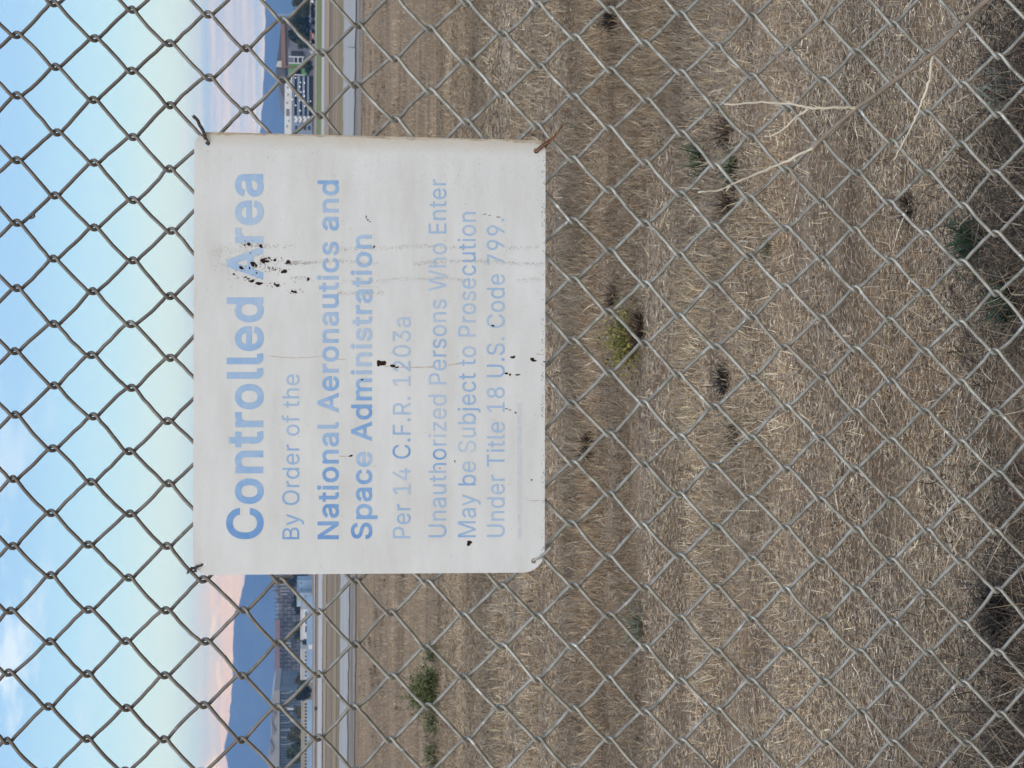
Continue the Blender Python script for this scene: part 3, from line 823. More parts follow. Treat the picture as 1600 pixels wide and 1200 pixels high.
# tangled rank growth along the near edge
def tangle():
    r = np.random.default_rng(77)
    n = 24000
    x = r.uniform(-1.5, 1.5, n); y = 2.95 + np.abs(r.normal(0, .30, n)) + .10 * np.sin(x * 5)
    y = np.minimum(y, 4.0)
    m = np.clip((fnoise(x * 1.6 + 5, y * 1.2, 88) - .40) * 6, 0, 1) + .08 + .9 * np.exp(-((x - .47) / .16) ** 2) + .8 * np.exp(-((x - .19) / .14) ** 2) + .5 * np.exp(-((x + .30) / .10) ** 2)
    keep = r.uniform(size=n) < m
    x, y = x[keep], y[keep]; n = len(x)
    az = r.uniform(0, 6.28, n); lean = np.abs(r.normal(.35, .35, n)).clip(0, 1.4)
    pal = np.array([(.30, .22, .14), (.16, .11, .07), (.06, .045, .035), (.03, .025, .02), (.42, .34, .24), (.07, .08, .05)])
    col = pal[r.choice(6, size=n, p=[.16, .17, .27, .29, .06, .05])] * r.uniform(.7, 1.3, (n, 1))
    co, tr, c = blades(x, y, r.uniform(.03, .15, n), r.uniform(.001, .0032, n), az, lean, col, r, r.normal(0, .3, (n, 3)))
    tag(link('tangled_grass', tri_mesh('tangled_grass', co, tr, straw, c)), 'dark tangled dead grass along the near edge by the fence', 'grass', kind='stuff')
tangle()

# ------------------------------------------------------------------ chain-link fence
D = 1.856
CX = [0.42683, -0.0016388, 0.036028, 7.703e-06, -4.3462e-05, 3.2628e-05, 7.5884e-07, 2.1883e-06, 2.0184e-08, 1.5546e-06]
CZ = [0.28525, -0.042632, 0.0003886, 5.0085e-05, -2.1324e-05, 2.869e-05, -2.3127e-06, -2.9744e-07, -2.2215e-06, 1.9403e-07]
def poly(c, i, j):
    return c[0] + c[1]*i + c[2]*j + c[3]*i*i + c[4]*i*j + c[5]*j*j + c[6]*i**3 + c[7]*i*i*j + c[8]*i*j*j + c[9]*j**3
jit = np.random.default_rng(3).normal(0, .0011, (400, 400, 3))
def knot(i, j):
    ic, jc = min(max(i, -2), 28), min(max(j, -25), 2)
    X = poly(CX, ic, jc) + 0.0362 * (j - jc) - 0.0008 * (i - ic)
    Z = poly(CZ, ic, jc) - 0.0424 * (i - ic) - 0.0001 * (j - jc)
    q = jit[i + 150, j + 150]
    return np.array([X + q[0], D + q[1] * 1.5, EYE + Z + q[2]])

def wire_material():
    m = bpy.data.materials.new('galvanised_wire')
    m.use_nodes = True
    n = NT(m.node_tree)
    b = n.n['Principled BSDF']
    b.inputs['Metallic'].default_value = 0.42
    tc = n.new('ShaderNodeTexCoord')
    nz = n.noise(tc.outputs['Object'], 60, 5, 0.6)
    n2 = n.noise(tc.outputs['Object'], 9, 3, 0.5)
    c = n.ramp(nz, [(0.30, (0.20, 0.19, 0.16)), (0.5, (0.345, 0.335, 0.29)), (0.7, (0.49, 0.48, 0.425))])
    c = n.mix(n.ramp(n2, [(0.50, 0.0), (0.75, 0.5)]), c, (0.30, 0.245, 0.19))
    zf = n.noise(tc.outputs['Object'], 95, 2, 0.5)
    c = n.mix(n.ramp(zf, [(0.66, 0.0), (0.72, 0.8)]), c, (0.66, 0.66, 0.62))         # bright worn zinc
    rs = n.noise(n.mapping(tc.outputs['Object'], (1, 1, 1), (4, 2, 9)), 38, 3, 0.5)
    c = n.mix(n.ramp(rs, [(0.66, 0.0), (0.74, 0.6)]), c, (0.16, 0.10, 0.06))         # rust freckles
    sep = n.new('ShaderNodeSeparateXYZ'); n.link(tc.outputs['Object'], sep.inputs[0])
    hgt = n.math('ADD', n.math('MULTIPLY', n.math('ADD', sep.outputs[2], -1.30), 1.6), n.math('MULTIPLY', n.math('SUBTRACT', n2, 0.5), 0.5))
    c = n.mix(n.ramp(hgt, [(0.1, 0.0), (0.75, 0.80)]), c, (0.115, 0.095, 0.08))      # upper wires coloured darker, imitating their dim look against bright sky
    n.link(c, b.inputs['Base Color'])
    n.link(n.ramp(nz, [(0.3, 0.62), (0.7, 0.36)]), b.inputs['Roughness'])
    bp = n.new('ShaderNodeBump'); bp.inputs['Strength'].default_value = 0.25; bp.inputs['Distance'].default_value = 0.001
    n.link(n.noise(tc.outputs['Object'], 240, 3), bp.inputs['Height']); n.link(bp.outputs[0], b.inputs['Normal'])
    return m
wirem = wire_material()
def fence():
    R = 0.0022
    e = empty('chain_link_fence', (0, D, 0))
    tag(e, 'galvanised chain-link fence of diamond mesh crossing the whole view', 'fence')
    r = np.random.default_rng(8)
    i0, i1, j0, j1 = -8, 42, -92, 72
    TT = np.array([.045, .10, .20, .35, .5, .65, .80, .90, .955])
    FF = np.array([.010, .055, .172, .337, .5, .663, .828, .945, .990])
    ns = 7
    ang = np.arange(ns) / ns * 2 * math.pi
    ca, sa = np.cos(ang), np.sin(ang)
    allv, allf, base = [], [], 0
    for w in range(j0, j1):
        pts = []
        for i in range(i0, i1):
            def bend(ii):
                left = ((ii + w) % 2 == 0)
                k = knot(ii, w if left else w + 1)
                k = k.copy(); k[0] += -1.25 * R if left else 1.25 * R
                return k, left
            a, la = bend(i); b, lb = bend(i + 1)
            s = 1.0 if la else -1.0           # going down from a left bend = behind
            pts.append(a)
            bow = r.normal(0, .0010, 2)
            vis = (-6 < i < 30 and -28 < w < 5)
            for t, f in (zip(TT, FF) if vis else zip(TT[[0, 4, 8]], FF[[0, 4, 8]])):
                p = a + (b - a) * np.array([f, t, t])
                dep = 1.25 * R * min(1.0, min(t, 1 - t) / .10) ** .6
                p[1] += s * dep
                hump = math.sin(math.pi * t)
                p[0] += bow[0] * hump; p[2] += bow[1] * hump - s * 0.0006 * hump
                if .15 < t < .85: p = p + r.normal(0, .00022, 3)
                pts.append(p)
        pts.append(bend(i1)[0])
        pts = np.array(pts)
        t = np.gradient(pts, axis=0); t /= np.linalg.norm(t, axis=1)[:, None]
        A = np.cross(t, [0, 1.0, 0]); A /= np.linalg.norm(A, axis=1)[:, None]
        B = np.cross(t, A)
        v = pts[:, None, :] + R * (A[:, None, :] * ca[None, :, None] + B[:, None, :] * sa[None, :, None])
        n = len(pts)
        allv.append(v.reshape(-1, 3) - np.array([0, D, 0]))
        k = (np.arange(n - 1)[:, None] * ns) + np.arange(ns)[None, :]
        k2 = (np.arange(n - 1)[:, None] * ns) + ((np.arange(ns) + 1) % ns)[None, :]
        q0, q1, q2, q3 = k.ravel(), k2.ravel(), (k2 + ns).ravel(), (k + ns).ravel()
        allf.append(np.stack([q0, q1, q2], 1) + base); allf.append(np.stack([q0, q2, q3], 1) + base)
        base += n * ns
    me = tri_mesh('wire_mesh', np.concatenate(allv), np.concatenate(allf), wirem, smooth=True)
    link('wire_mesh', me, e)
    # posts and rails beyond the picture's edges
    pm = material('galvanised_pipe', (0.45, 0.45, 0.43), 0.5, metal=0.7, var=0.12, scale=14)
    for x in (-2.05, 1.95):
        mb = MB(); mb.tube([(x, D + .036, 0), (x, D + .036, 2.2)], .03, 14); mb.build('post', pm, e, smooth=True)
        mb = MB(); mb.tube([(x, D + .036, 2.2), (x, D + .036, 2.23), (x, D + .036, 2.25)], [.036, .033, .012], 14); mb.build('post_cap', pm, e, smooth=True)
    mb = MB(); mb.tube([(-3.4, D + .036, 2.13), (3.2, D + .036, 2.13)], .021, 12); mb.build('top_rail', pm, e, smooth=True)
fence()

# ------------------------------------------------------------------ the sign
SY = D - 0.0105          # back face of the plate
TH = 0.002
def sp(x, y, dep=0.0):    # picture pixel on the sign's front plane (dep = metres out towards the viewer)
    Yp = SY - TH - dep
    p = at(x, y, SY - TH)
    p[1] = Yp
    return p

def sign_material():
    m = bpy.data.materials.new('white_enamel')
    m.use_nodes = True
    n = NT(m.node_tree)
    b = n.n['Principled BSDF']
    b.inputs['Roughness'].default_value = 0.40
    b.inputs['Specular IOR Level'].default_value = 0.45
    tc = n.new('ShaderNodeTexCoord')
    o = tc.outputs['Object']
    n1 = n.noise(n.mapping(o, (7, 1, 26)), 1.0, 6, 0.65)
    n2 = n.noise(n.mapping(o, (60, 1, 34)), 1.0, 6, 0.7)
    c = n.ramp(n1, [(0.28, (0.60, 0.595, 0.57)), (0.5, (0.675, 0.675, 0.663)), (0.72, (0.735, 0.738, 0.728))])
    # fine flaking, denser towards the right edge
    sep = n.new('ShaderNodeSeparateXYZ'); n.link(o, sep.inputs[0])
    rt = n.math('MULTIPLY', n.math('ADD', sep.outputs[0], -0.02), 4.2, clamp=True)
    patch = n.noise(n.mapping(o, (9, 1, 14), (3, 0, 1)), 1.0, 4, 0.6)
    fl = n.noise(o, 330, 3, 0.6)
    thr = n.math('ADD', n.math('MULTIPLY', rt, 0.055), n.math('MULTIPLY', n.math('SUBTRACT', patch, 0.5), 0.26))
    fm = n.ramp(n.math('ADD', fl, thr), [(0.715, 0.0), (0.75, 1.0)])
    c = n.mix(n.math('MULTIPLY', fm, 0.55), c, (0.33, 0.30, 0.25))
    smudge = n.ramp(n2, [(0.55, 0.0), (0.75, 0.22)])
    c = n.mix(smudge, c, (0.60, 0.58, 0.53))
    # yellowed dirt at the right edge
    ed = n.math('ADD', n.math('MULTIPLY', sep.outputs[0], 1.0), n.math('MULTIPLY', n.math('SUBTRACT', n1, 0.5), 0.03))
    em = n.ramp(ed, [(0.232, 0.0), (0.252, 0.75)])
    c = n.mix(em, c, (0.50, 0.43, 0.32))
    n.link(c, b.inputs['Base Color'])
    bp = n.new('ShaderNodeBump'); bp.inputs['Strength'].default_value = 0.5; bp.inputs['Distance'].default_value = 0.004
    n.link(n.noise(n.mapping(o, (5, 1, 9), (2, 0, 3)), 1.0, 3, 0.5), bp.inputs['Height']); n.link(bp.outputs[0], b.inputs['Normal'])
    return m

def rounded_outline():
    tl, tr, brr, bl = (301.5, 898.5), (303.5, 205.5), (852.5, 219.5), (851, 894.5)
    cs = [tl, tr, brr, bl]; rad = [26, 24, 18, 34]
    pts = []
    for k in range(4):
        c = np.array(cs[k], float); a = np.array(cs[k - 1], float); b = np.array(cs[(k + 1) % 4], float)
        da = (a - c) / np.linalg.norm(a - c); db = (b - c) / np.linalg.norm(b - c)
        R_ = rad[k]
        cen = c + (da + db) * R_
        p0 = c + da * R_; p1 = c + db * R_
        for t in np.linspace(0, 1, 9):
            th = t * math.pi / 2
            pts.append(cen - db * R_ * math.cos(th) - da * R_ * math.sin(th))
    return pts
HOLES = [(319, 881, 4.6), (324.5, 224.5, 4.0), (838, 235.5, 4.4), (834, 876.5, 4.2)]

sign = empty('warning_sign', sp(577, 553))
tag(sign, 'weathered white metal warning sign with faded blue lettering wired to the chain-link fence', 'sign')

def poly_curve_mesh(loops):
    cu = bpy.data.curves.new('outline', 'CURVE')
    cu.dimensions = '2D'; cu.fill_mode = 'BOTH'
    for lp in loops:
        s = cu.splines.new('POLY')
        s.points.add(len(lp) - 1)
        for q, p in zip(s.points, lp): q.co = (p[0], p[1], 0, 1)
        s.use_cyclic_u = True
    cu.extrude = 1.0
    o = bpy.data.objects.new('outline', cu)
    COL.objects.link(o)
    bpy.context.view_layer.update()
    me = bpy.data.meshes.new_from_object(o.evaluated_get(bpy.context.evaluated_depsgraph_get()))
    bpy.data.objects.remove(o)
    bpy.data.curves.remove(cu)
    return me
loops = [rounded_outline()]
for hx, hy, hr in HOLES:
    loops.append([(hx + hr * math.cos(t), hy + hr * math.sin(t)) for t in np.linspace(0, 2 * math.pi, 20, endpoint=False)])
pm_ = poly_curve_mesh(loops)
so = np.array(sign.location)
for v in pm_.vertices:
    p = sp(v.co.x, v.co.y)
    p[1] = SY if v.co.z > 0 else SY - TH
    v.co = Vector(p - so)
pm_.materials.append(sign_material())
import bmesh
bmm = bmesh.new(); bmm.from_mesh(pm_)
bmesh.ops.recalc_face_normals(bmm, faces=bmm.faces)
bmm.to_mesh(pm_); bmm.free()
pm_.name = 'plate'
link('plate', pm_, sign)

def ink_material():
    m = bpy.data.materials.new('faded_blue_ink')
    m.use_nodes = True
    n = NT(m.node_tree)
    b = n.n['Principled BSDF']
    b.inputs['Roughness'].default_value = 0.5
    tc = n.new('ShaderNodeTexCoord')
    a = n.new('ShaderNodeAttribute', attribute_name='tint')
    sep = n.new('ShaderNodeSeparateColor'); n.link(a.outputs['Color'], sep.inputs[0])
    nz = n.noise(n.mapping(tc.outputs['Object'], (70, 1, 70)), 1.0, 6, 0.7)
    fac = n.math('ADD', sep.outputs[0], n.math('MULTIPLY', n.math('SUBTRACT', nz, 0.5), 0.65), clamp=True)
    c = n.ramp(fac, [(0.0, (0.60, 0.635, 0.68)), (0.30, (0.42, 0.545, 0.70)), (0.65, (0.245, 0.42, 0.68)), (1.0, (0.12, 0.28, 0.58))])
    n.link(c, b.inputs['Base Color'])
    return m
inkm = ink_material()
FONT, CAP = None, 0.682
_fd = bpy.utils.system_resource('DATAFILES', path='fonts')      # Blender's own interface font, else its built-in one
try:
    FONT = bpy.data.fonts.load(_fd + '/Inter.woff2')
except Exception:
    FONT = None
def cap_height():
    cu = bpy.data.curves.new('h', 'FONT'); cu.body = 'H'
    if FONT: cu.font = FONT
    o = bpy.data.objects.new('h', cu); COL.objects.link(o)
    bpy.context.view_layer.update()
    me = bpy.data.meshes.new_from_object(o.evaluated_get(bpy.context.evaluated_depsgraph_get()))
    r = max(v.co.y for v in me.vertices)
    bpy.data.objects.remove(o); bpy.data.meshes.remove(me)
    return r
CAP = cap_height()
print('font', FONT, CAP)
from mathutils.geometry import delaunay_2d_cdt
def contours(body, bold, track):
    cu = bpy.data.curves.new('lettering', 'FONT')
    cu.body = body
    cu.space_character = track
    if FONT: cu.font = FONT
    o = bpy.data.objects.new('lettering', cu)
    COL.objects.link(o)
    bpy.context.view_layer.update()
    cv = o.to_curve(bpy.context.evaluated_depsgraph_get())
    out = []
    for sp_ in cv.splines:
        B = sp_.bezier_points
        pts = []
        for k in range(len(B)):
            a, b = B[k], B[(k + 1) % len(B)]
            p0, p1, p2, p3 = (np.array(q[:2]) for q in (a.co, a.handle_right, b.handle_left, b.co))
            ch = np.linalg.norm(p3 - p0)
            dev = abs(np.cross(p1 - p0, p3 - p0)) + abs(np.cross(p2 - p0, p3 - p0))
            m = 1 if dev < 1e-5 * max(ch, 1e-6) or ch < .004 else 6
            for t in np.arange(m) / m:
                pts.append((1 - t) ** 3 * p0 + 3 * (1 - t) ** 2 * t * p1 + 3 * (1 - t) * t * t * p2 + t ** 3 * p3)
        q = [pts[0]]
        for p in pts[1:]:
            if np.linalg.norm(p - q[-1]) > 1e-4: q.append(p)
        if np.linalg.norm(q[0] - q[-1]) < 1e-4: q.pop()
        if len(q) > 2: out.append(np.array(q))
    o.to_curve_clear()
    bpy.data.objects.remove(o)
    area = lambda q: .5 * np.sum(q[:, 0] * np.roll(q[:, 1], -1) - np.roll(q[:, 0], -1) * q[:, 1])
    sgn = np.sign(area(max(out, key=lambda q: abs(area(q)))))     # the largest contour is an outer one
    if bold:
        res = []
        for q in out:
            e = np.roll(q, -1, 0) - q
            e /= np.linalg.norm(e, axis=1)[:, None]
            nrm = np.stack([e[:, 1], -e[:, 0]], 1) * sgn
            a = nrm + np.roll(nrm, 1, 0)
            l2 = (a * a).sum(1)
            a = a * (2.0 / np.maximum(l2, .7))[:, None]
            res.append(q + a * bold)
        out = res
    return out
def text_line(body, y0, y1, xtop, xbase, bold, fades):
    """lettering from picture row y0 to y1 (reads up the picture), cap top xtop, baseline xbase"""
    con = contours(body, bold, 1.03 + bold * 1.6)
    vs, es = [], []
    for q in con:
        b = len(vs)
        vs += [Vector(p) for p in q]
        es += [(b + k, b + (k + 1) % len(q)) for k in range(len(q))]
    ov, oe, of, *_ = delaunay_2d_cdt(vs, es, [], 0, 1e-5)
    V = np.array([tuple(p) for p in ov])
    T = np.array([list(f) for f in of])
    C = V[T].mean(1)
    wn = np.zeros(len(C))
    for q in con:                                        # winding number of every triangle's middle
        A, B = q, np.roll(q, -1, 0)
        up_ = (A[None, :, 1] <= C[:, None, 1]) & (B[None, :, 1] > C[:, None, 1])
        dn = (A[None, :, 1] > C[:, None, 1]) & (B[None, :, 1] <= C[:, None, 1])
        side = (B[None, :, 0] - A[None, :, 0]) * (C[:, None, 1] - A[None, :, 1]) - (C[:, None, 0] - A[None, :, 0]) * (B[None, :, 1] - A[None, :, 1])
        wn += (up_ & (side > 0)).sum(1) - (dn & (side < 0)).sum(1)
    T = T[wn != 0]
    a, b = V[:, 0].min(), V[:, 0].max()
    t = (V[:, 0] - a) / (b - a)
    f = np.interp(t, np.linspace(0, 1, len(fades)), fades)
    co = np.array([sp(xbase - (v[1] + bold) / (CAP + 2 * bold) * (xbase - xtop), y0 + (y1 - y0) * tt, 0.0003) - so for v, tt in zip(V, t)])
    link('lettering', tri_mesh('lettering', co, T, inkm, np.repeat(f[:, None], 3, 1)), sign)
text_line('Controlled Area', 842.5, 272, 354, 411, 0.019, [.95, .85, .6, .5, .45, .5, .42, .55, .45, .38, .5, .30, .28, .40, .45])
text_line('By Order of the', 842.5, 585, 441, 467.3, 0.0, [.8, .6, .65, .6, .55, .55, .4, .45, .4, .35])
text_line('National Aeronautics and', 842.5, 282, 496, 529, 0.015, [.9, .75, .85, .7, .85, .6, .5, .45, .5, .7, .4, .5, .45, .35, .55, .35, .5, .45, .7, .35, .4, .7])
text_line('Space Administration', 842.5, 367, 548.5, 581, 0.015, [.95, .75, .6, .75, .7, .3, .5, .75, .85, .65, .5, .3, .3, .25, .4, .45, .4, .5, .5, .3])
text_line('Per 14 C.F.R. 1203a', 841, 496, 613.5, 641, 0.0, [.38, .5, .5, .27, .25, .85, .6, .4, .3, .24, .4, .33, .3, .27])
text_line('Unauthorized Persons Who Enter', 839.5, 280, 669.5, 697, 0.0, [.5, .45, .4, .45, .4, .85, .2, .3, .25, .3, .3, .5, .55, .3, .35, .33, .28, .28, .33, .45, .4, .5, .35])
text_line('May be Subject to Prosecution', 839.5, 331.5, 715.5, 743, 0.0, [.6, .45, .4, .65, .3, .15, .3, .55, .5, .6, .35, .3, .3, .35, .3, .6, .55, .35, .4])
text_line('Under Title 18 U.S. Code 799.', 839, 341.5, 760.5, 788, 0.0, [.4, .35, .35, .4, .55, .35, .4, .35, .5, .6, .35, .35, .5, .4, .4, .45, .35])
text_line('NASA FORM 1506 01/14 (2/2) PREVIOUS EDITIONS ARE OBSOLETE', 841, 630, 808.3, 815, 0.0, [.02, .05, .0, .06, .05, .12, .15, .1, .15, .1, .05])

def blot(mb, x, y, rx, ry, r, dep=0.00045):
    n = 11
    ph = r.uniform(0, 6.28); a1, a2 = r.uniform(.1, .3), r.uniform(.05, .2)
    c = sp(x, y, dep)
    ring = []
    for k in range(n):
        t = 2 * math.pi * k / n
        s = 1 + a1 * math.sin(2 * t + ph) + a2 * math.sin(3 * t + 2 * ph) + r.normal(0, .1)
        ring.append(sp(x + rx * s * math.cos(t), y + ry * s * math.sin(t), dep * .7))
    mb.add([c] + ring, [(0, 1 + (k + 1) % n, 1 + k) for k in range(n)])
def marks():
    r = np.random.default_rng(17)
    P3 = lambda x, y: (280 + x / 4, 180 + y / 4)
    mb = MB()
    big = [(435, 808, 12, 9), (408, 812, 6, 5), (510, 818, 13, 11), (524, 910, 19, 16), (550, 914, 12, 9), (460, 930, 18, 14), (561, 892, 9, 5), (598, 905, 11, 7), (680, 919, 17, 13), (388, 954, 14, 11),
           (558, 955, 6, 4), (655, 977, 19, 12), (806, 1025, 11, 9), (341, 993, 9, 5), (484, 986, 7, 5), (455, 1036, 15, 10), (500, 1052, 20, 12), (612, 1063, 14, 10), (596, 1054, 8, 6), (713, 1102, 15, 8),
           (440, 955, 6, 7), (415, 1012, 8, 5), (540, 895, 8, 5), (445, 862, 5, 4), (430, 800, 6, 5), (432, 1022, 9, 5), (727, 1108, 7, 6), (585, 955, 5, 5), (600, 966, 5, 6), (480, 940, 9, 8)]
    for x, y, a, b in big: blot(mb, *P3(x, y), a / 4, b / 4, r)
    P6 = lambda x, y: (560 + x / 2.79, 480 + y / 2.79)
    for x, y, a, b in [(105, 246, 20, 10), (90, 243, 12, 12), (150, 256, 16, 5), (168, 262, 8, 4), (16, 316, 5, 4), (482, 1028, 13, 10), (673, 218, 10, 7), (757, 227, 8, 8), (766, 233, 10, 5), (811, 238, 6, 3), (645, 289, 7, 5), (661, 294, 6, 5), (693, 295, 9, 4), (587, 81, 8, 4), (755, 753, 4, 3), (685, 460, 5, 3), (645, 443, 6, 2), (660, 448, 5, 2), (355, 702, 3, 2), (420, 672, 3, 4)]:
        blot(mb, *P6(x, y), a / 2.79, b / 2.79, r)
    P4 = lambda x, y: (560 + x / 3.75, 180 + y / 3.75)
    for x, y, a, b in [(92, 771, 7, 7), (768, 587, 6, 2), (820, 597, 12, 2), (740, 580, 14, 1.5), (45, 597, 3, 8), (55, 613, 5, 4), (68, 624, 7, 2)]:
        blot(mb, *P4(x, y), a / 3.75, b / 3.75, r)
    blot(mb, 280 + 748 / 2.79, 480 + 648 / 2.79, 2.6, 1.6, r)
    for k in range(300):                                  # fine spatter round the large blots
        x, y, a, b = big[r.integers(len(big))]
        xx, yy = P3(x + r.normal(0, 34), y + r.normal(0, 13))
        s = r.uniform(.25, .8)
        blot(mb, xx, yy, s, s * r.uniform(.6, 1), r)
    mb.build('rust_blots', material('black_rust', (0.034, 0.018, 0.012), 0.9, var=0.5, scale=300, spec=0.1), sign)
    mb = MB()
    for yc, x0, x1, dn in ((387, 412, 852, 330), (410, 450, 852, 420), (409, 450, 560, 160), (437, 455, 850, 330), (456, 460, 600, 150), (392, 330, 400, 110), (412, 335, 400, 80)):
        for k in range(int(dn * 1.7)):
            x = r.uniform(x0, x1); y = yc + r.normal(0, 1.8) * (3.6 if x1 <= 400 else 1) + 2.5 * math.sin(x * .03 + yc)
            if math.sin(x * .05 + yc * 3) + math.sin(x * .017 + yc) < -.6: continue
            s = r.uniform(.2, .6)
            blot(mb, x, y, s * 1.2, s * .8, r, .0004)
    for k in range(3400):                                 # pitting towards the right-hand edge
        x = r.uniform(310, 845); y = 222 + abs(r.normal(0, 62))
        if x < 420 and r.uniform() < .7: continue
        s = r.uniform(.14, .42)
        blot(mb, x, min(y, 520), s, s * .8, r, .0004)
    for k in range(260):
        s = r.uniform(.25, .7)
        blot(mb, r.uniform(310, 845), r.uniform(300, 885), s, s, r, .0004)
    for k in range(120):                                  # bottom edge
        blot(mb, r.uniform(846, 851), r.uniform(240, 880), r.uniform(.4, 1.2), r.uniform(.4, 1.6), r, .0004)
    mb.build('pitting', material('grey_pits', (0.41, 0.385, 0.34), 0.9, var=0.3, scale=200), sign)
    mb = MB()                                             # rusty run-off below the blots
    def run(x0, x1, y, w, wob):
        xs_ = np.linspace(x0, x1, 26)
        L = [sp(x, y + wob * math.sin((x - x0) * .035) - w * (.5 + .5 * math.sin(x * .31)) * r.uniform(.3, 1), .0002) for x in xs_]
        Rr = [sp(x, y + wob * math.sin((x - x0) * .035) + w * r.uniform(.2, .9), .0002) for x in xs_]
        mb.add(L + Rr, [(k, k + 1, 26 + k + 1, 26 + k) for k in range(25)])
    run(418, 508, 556, .9, 3); run(508, 540, 560, .7, 2); run(600, 680, 572, 1.4, 2); run(700, 722, 570, 1.3, -3); run(530, 549, 713, .9, 0); run(826, 850, 782, .8, 0); run(560, 592, 448, .5, 0)
    run(838, 850, 553, 2.0, 1)
    mb.build('rust_run', material('pale_rust_stain', (0.52, 0.44, 0.34), 0.8, var=0.15, scale=60), sign)
    # dirty rolled rim along the right-hand edge
    mb = MB()
    xs_ = np.linspace(318, 846, 90)
    ed = lambda x: np.interp(x, [303.5, 852.5], [205.5, 219.5])
    L = [sp(x, ed(x) + .3, .0003) for x in xs_]
    Rr = [sp(x, ed(x) + 1.2 + abs(r.normal(0, 1.5)) + 1.6 * max(0, math.sin(x * .021 + 1)) + (2.5 if x > 800 else 0), .0003) for x in xs_]
    n = len(xs_)
    mb.add(L + Rr, [(k, n + k, n + k + 1, k + 1) for k in range(n - 1)])
    mb.build('rust_edge', material('rusty_edge', (0.36, 0.28, 0.20), 0.9, c2=(0.58, 0.52, 0.42), scale=45), sign)
marks()

# ------------------------------------------------------------------ wire ties at the four sign corners
tie_dark = material('dark_tie_wire', (0.09, 0.075, 0.065), 0.6, metal=0.5, var=0.3, scale=90)
tie_rust = material('rusty_tie_wire', (0.17, 0.075, 0.035), 0.85, var=0.3, scale=90)
tie_pale = material('pale_tie_wire', (0.42, 0.41, 0.37), 0.5, metal=0.6, var=0.2, scale=90)
def smooth_path(P, m=8):
    P = np.array(P, float); out = []
    Q = np.vstack([2 * P[0] - P[1], P, 2 * P[-1] - P[-2]])
    for k in range(len(P) - 1):
        a, b, c, d = Q[k:k + 4]
        for t in np.linspace(0, 1, m, endpoint=False):
            out.append(.5 * (2 * b + (c - a) * t + (2 * a - 5 * b + 4 * c - d) * t * t + (3 * b - a - 3 * c + d) * t ** 3))
    out.append(P[-1])
    return np.array(out)
def twist(P, rad, tw=5, loose=1.0):
    """two strands wound round each other along P"""
    C = smooth_path(P, 10)
    n = len(C); t = np.gradient(C, axis=0); t /= np.linalg.norm(t, axis=1)[:, None]
    A = np.cross(t, [0, 1, 0.01]); A /= np.linalg.norm(A, axis=1)[:, None]; B = np.cross(t, A)
    th = np.linspace(0, tw * 2 * math.pi, n)[:, None]
    return [C + (A * np.cos(th + o) + B * np.sin(th + o)) * rad * loose for o in (0, math.pi)]
def tie(label, mat, loop, tail, r_=.0011, tw=4):
    mb = MB()
    for pth in loop: mb.tube(smooth_path(pth), r_, 7)
    if tail:
        for s in twist(tail, r_, tw): mb.tube(s, r_, 7)
    o = mb.build('wire_tie', mat, origin=loop[0][0], smooth=True)
    tag(o, label, 'wire tie', 'wire ties holding the sign')
tie('dark tie wire bound tightly round the mesh at the corner beside the C of Controlled', tie_dark,
    [[sp(316, 882.5, -.006), sp(315, 883, .001), sp(310, 884.5, .0025), sp(303, 887, .0015), sp(298, 891, -.004), sp(303, 889, -.014), sp(312, 884, -.012), sp(316, 882.5, -.006)],
     [sp(300, 886, .001), sp(298.5, 891, .0025), sp(303, 893, .001), sp(306, 889, .001), sp(301, 887, .003), sp(296, 889, .003), sp(293, 896, .002)],
     [sp(309, 883, .003), sp(305, 889, .003), sp(307, 893, .002)]], None, .0012)
tie('long dark twisted tie wire at the sign corner past the end of Area', tie_dark,
    [[sp(325, 225, -.006), sp(325.5, 222, .0015), sp(321, 216, .003), sp(316, 212, .0015), sp(313, 212, -.006), sp(318, 218, -.013), sp(325, 225, -.006)],
     [sp(322, 219, .003), sp(318, 207, .004)]],
    [sp(321, 217, .003), sp(318, 206, .006), sp(313, 198, .008), sp(309.5, 190, .010), sp(303, 184, .011)], .0011, 5)
tie('rusty brown tie wire with two loose ends at the sign corner past Code 799', tie_rust,
    [[sp(836, 238, -.006), sp(836, 236, .0015), sp(845, 228, .003), sp(853, 222, .002), sp(862, 216, .004), sp(868, 211, .008), sp(872, 204, .012), sp(874.5, 200, .014)],
     [sp(838, 239, -.004), sp(842, 235, .0022), sp(848, 230, .003), sp(858, 222, .005), sp(864, 216, .008), sp(867, 209, .006)],
     [sp(836, 238, -.006), sp(843, 236, -.012), sp(852, 230, -.013), sp(858, 222, -.004), sp(853, 222, .002)]], None, .0010)
tie('pale twisted tie wire at the sign corner below the word Under', tie_pale,
    [[sp(834, 877, -.006), sp(834, 875, .0015), sp(841, 872, .003), sp(848, 868, .002), sp(852, 864, -.004), sp(846, 870, -.012), sp(834, 877, -.006)]],
    [sp(845, 869, .0025), sp(851, 865, .003), sp(856, 861, .002), sp(861, 855, .001)], .0011, 4)
# stray snipped wire end on the mesh
mb = MB(); q = at(49, 341, D - .004)
mb.tube(smooth_path([q + [0, .004, .004], q, q + [.0015, -.003, -.0035], q + [.004, -.002, -.003], q + [.003, 0, -.0005]]), .0011, 7)
tag(mb.build('wire_barb', tie_dark, origin=q, smooth=True), 'tiny curled snip of dark wire caught on the mesh against the sky', 'wire')

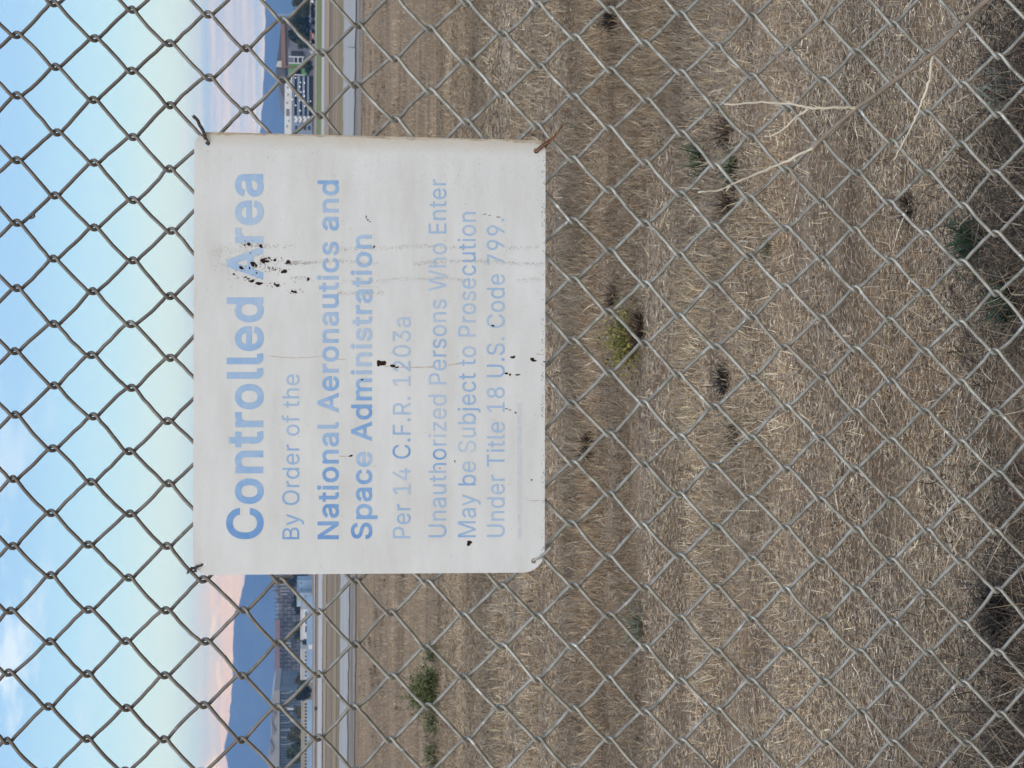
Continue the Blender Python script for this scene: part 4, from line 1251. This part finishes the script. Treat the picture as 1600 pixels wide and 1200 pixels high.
# ------------------------------------------------------------------ dry stalks leaning on the fence
stalkm = material('dry_stalk', (0.27, 0.215, 0.165), 0.8, var=0.22, scale=40)
twigm = material('bleached_twig', (0.60, 0.53, 0.41), 0.7, var=0.18, scale=40)
def fp(x, y, dep): return at(x, y, D - dep)
def branch(mb, pts, r0, r1):
    C = smooth_path(pts, 6)
    q = np.random.default_rng(int(abs(pts[0][0]) * 1e5) % 9999)
    C = C + q.normal(0, .0005, C.shape)
    rad = np.linspace(r0, r1, len(C)) * (1 + .10 * q.normal(size=len(C)).clip(-2, 2))
    rad[::6] *= 1.16                                     # nodes
    mb.tube(C, rad, 7)
s1 = empty('dry_stalk', (0.62, D - .06, 0)); tag(s1, 'long forked dry stalk with bleached twigs leaning across the fence mesh', 'stalk')
mb = MB()
root = np.array([0.62, D - .06, 0.0])
main = [root, (root + fp(1700, -110, .05)) / 2 + np.array([.03, 0, 0]), fp(1700, -110, .05), fp(1544, 0, .045), fp(1458, 83, .035), fp(1337, 171, .03), fp(1270, 231, .024)]
branch(mb, main, .0036, .0023); mb.build('main_stem', stalkm, s1, smooth=True)
for pts, a, b in (([fp(1272, 230, .0245), fp(1240, 246, .022), fp(1186, 270, .018), fp(1140, 290, .018), fp(1120, 298, .02), fp(1092, 300, .022)], .0017, .0009),
                  ([fp(1337, 169, .03), fp(1310, 168, .034), fp(1265, 169, .036), fp(1238, 163, .034), fp(1190, 160, .028), fp(1150, 163, .02), fp(1130, 162, .015)], .0018, .0009),
                  ([fp(1265, 169, .036), fp(1245, 182, .036), fp(1221, 204, .034), fp(1195, 214, .03)], .0016, .0009),
                  ([fp(1458, 83, .035), fp(1450, 132, .03), fp(1440, 160, .02), fp(1432, 184, .012), fp(1412, 222, .008), fp(1397, 250, .006)], .0017, .0008),
                  ([fp(1141, 289, .018), fp(1136, 299, .02)], .0013, .0008)):
    mb = MB(); branch(mb, pts, a, b); mb.build('side_twig', twigm, s1, smooth=True)
for pts in ([fp(1272, 230, .024), fp(1262, 252, .018), fp(1250, 276, .012), fp(1247, 312, .006)], [fp(1251, 274, .012), fp(1232, 262, .01)]):
    mb = MB(); branch(mb, pts, .0013, .0007); mb.build('side_twig', stalkm, s1, smooth=True)
s2 = empty('dry_stalk', (0.75, D - .05, 0)); tag(s2, 'shorter thin dry stalk crossing the mesh beside the longer forked one', 'stalk')
mb = MB(); root = np.array([0.75, D - .05, 0.0])
branch(mb, [root, (root + fp(1400, -200, .05)) / 2, fp(1400, -200, .05), fp(1310, -30, .04), fp(1284, 30, .03), fp(1240, 66, .022), fp(1213, 88, .018)], .0033, .0015); mb.build('main_stem', stalkm, s2, smooth=True)
mb = MB(); branch(mb, [fp(1214, 88, .018), fp(1228, 102, .02), fp(1240, 128, .022), fp(1253, 155, .016), fp(1262, 180, .014)], .0012, .0008); mb.build('side_twig', stalkm, s2, smooth=True)
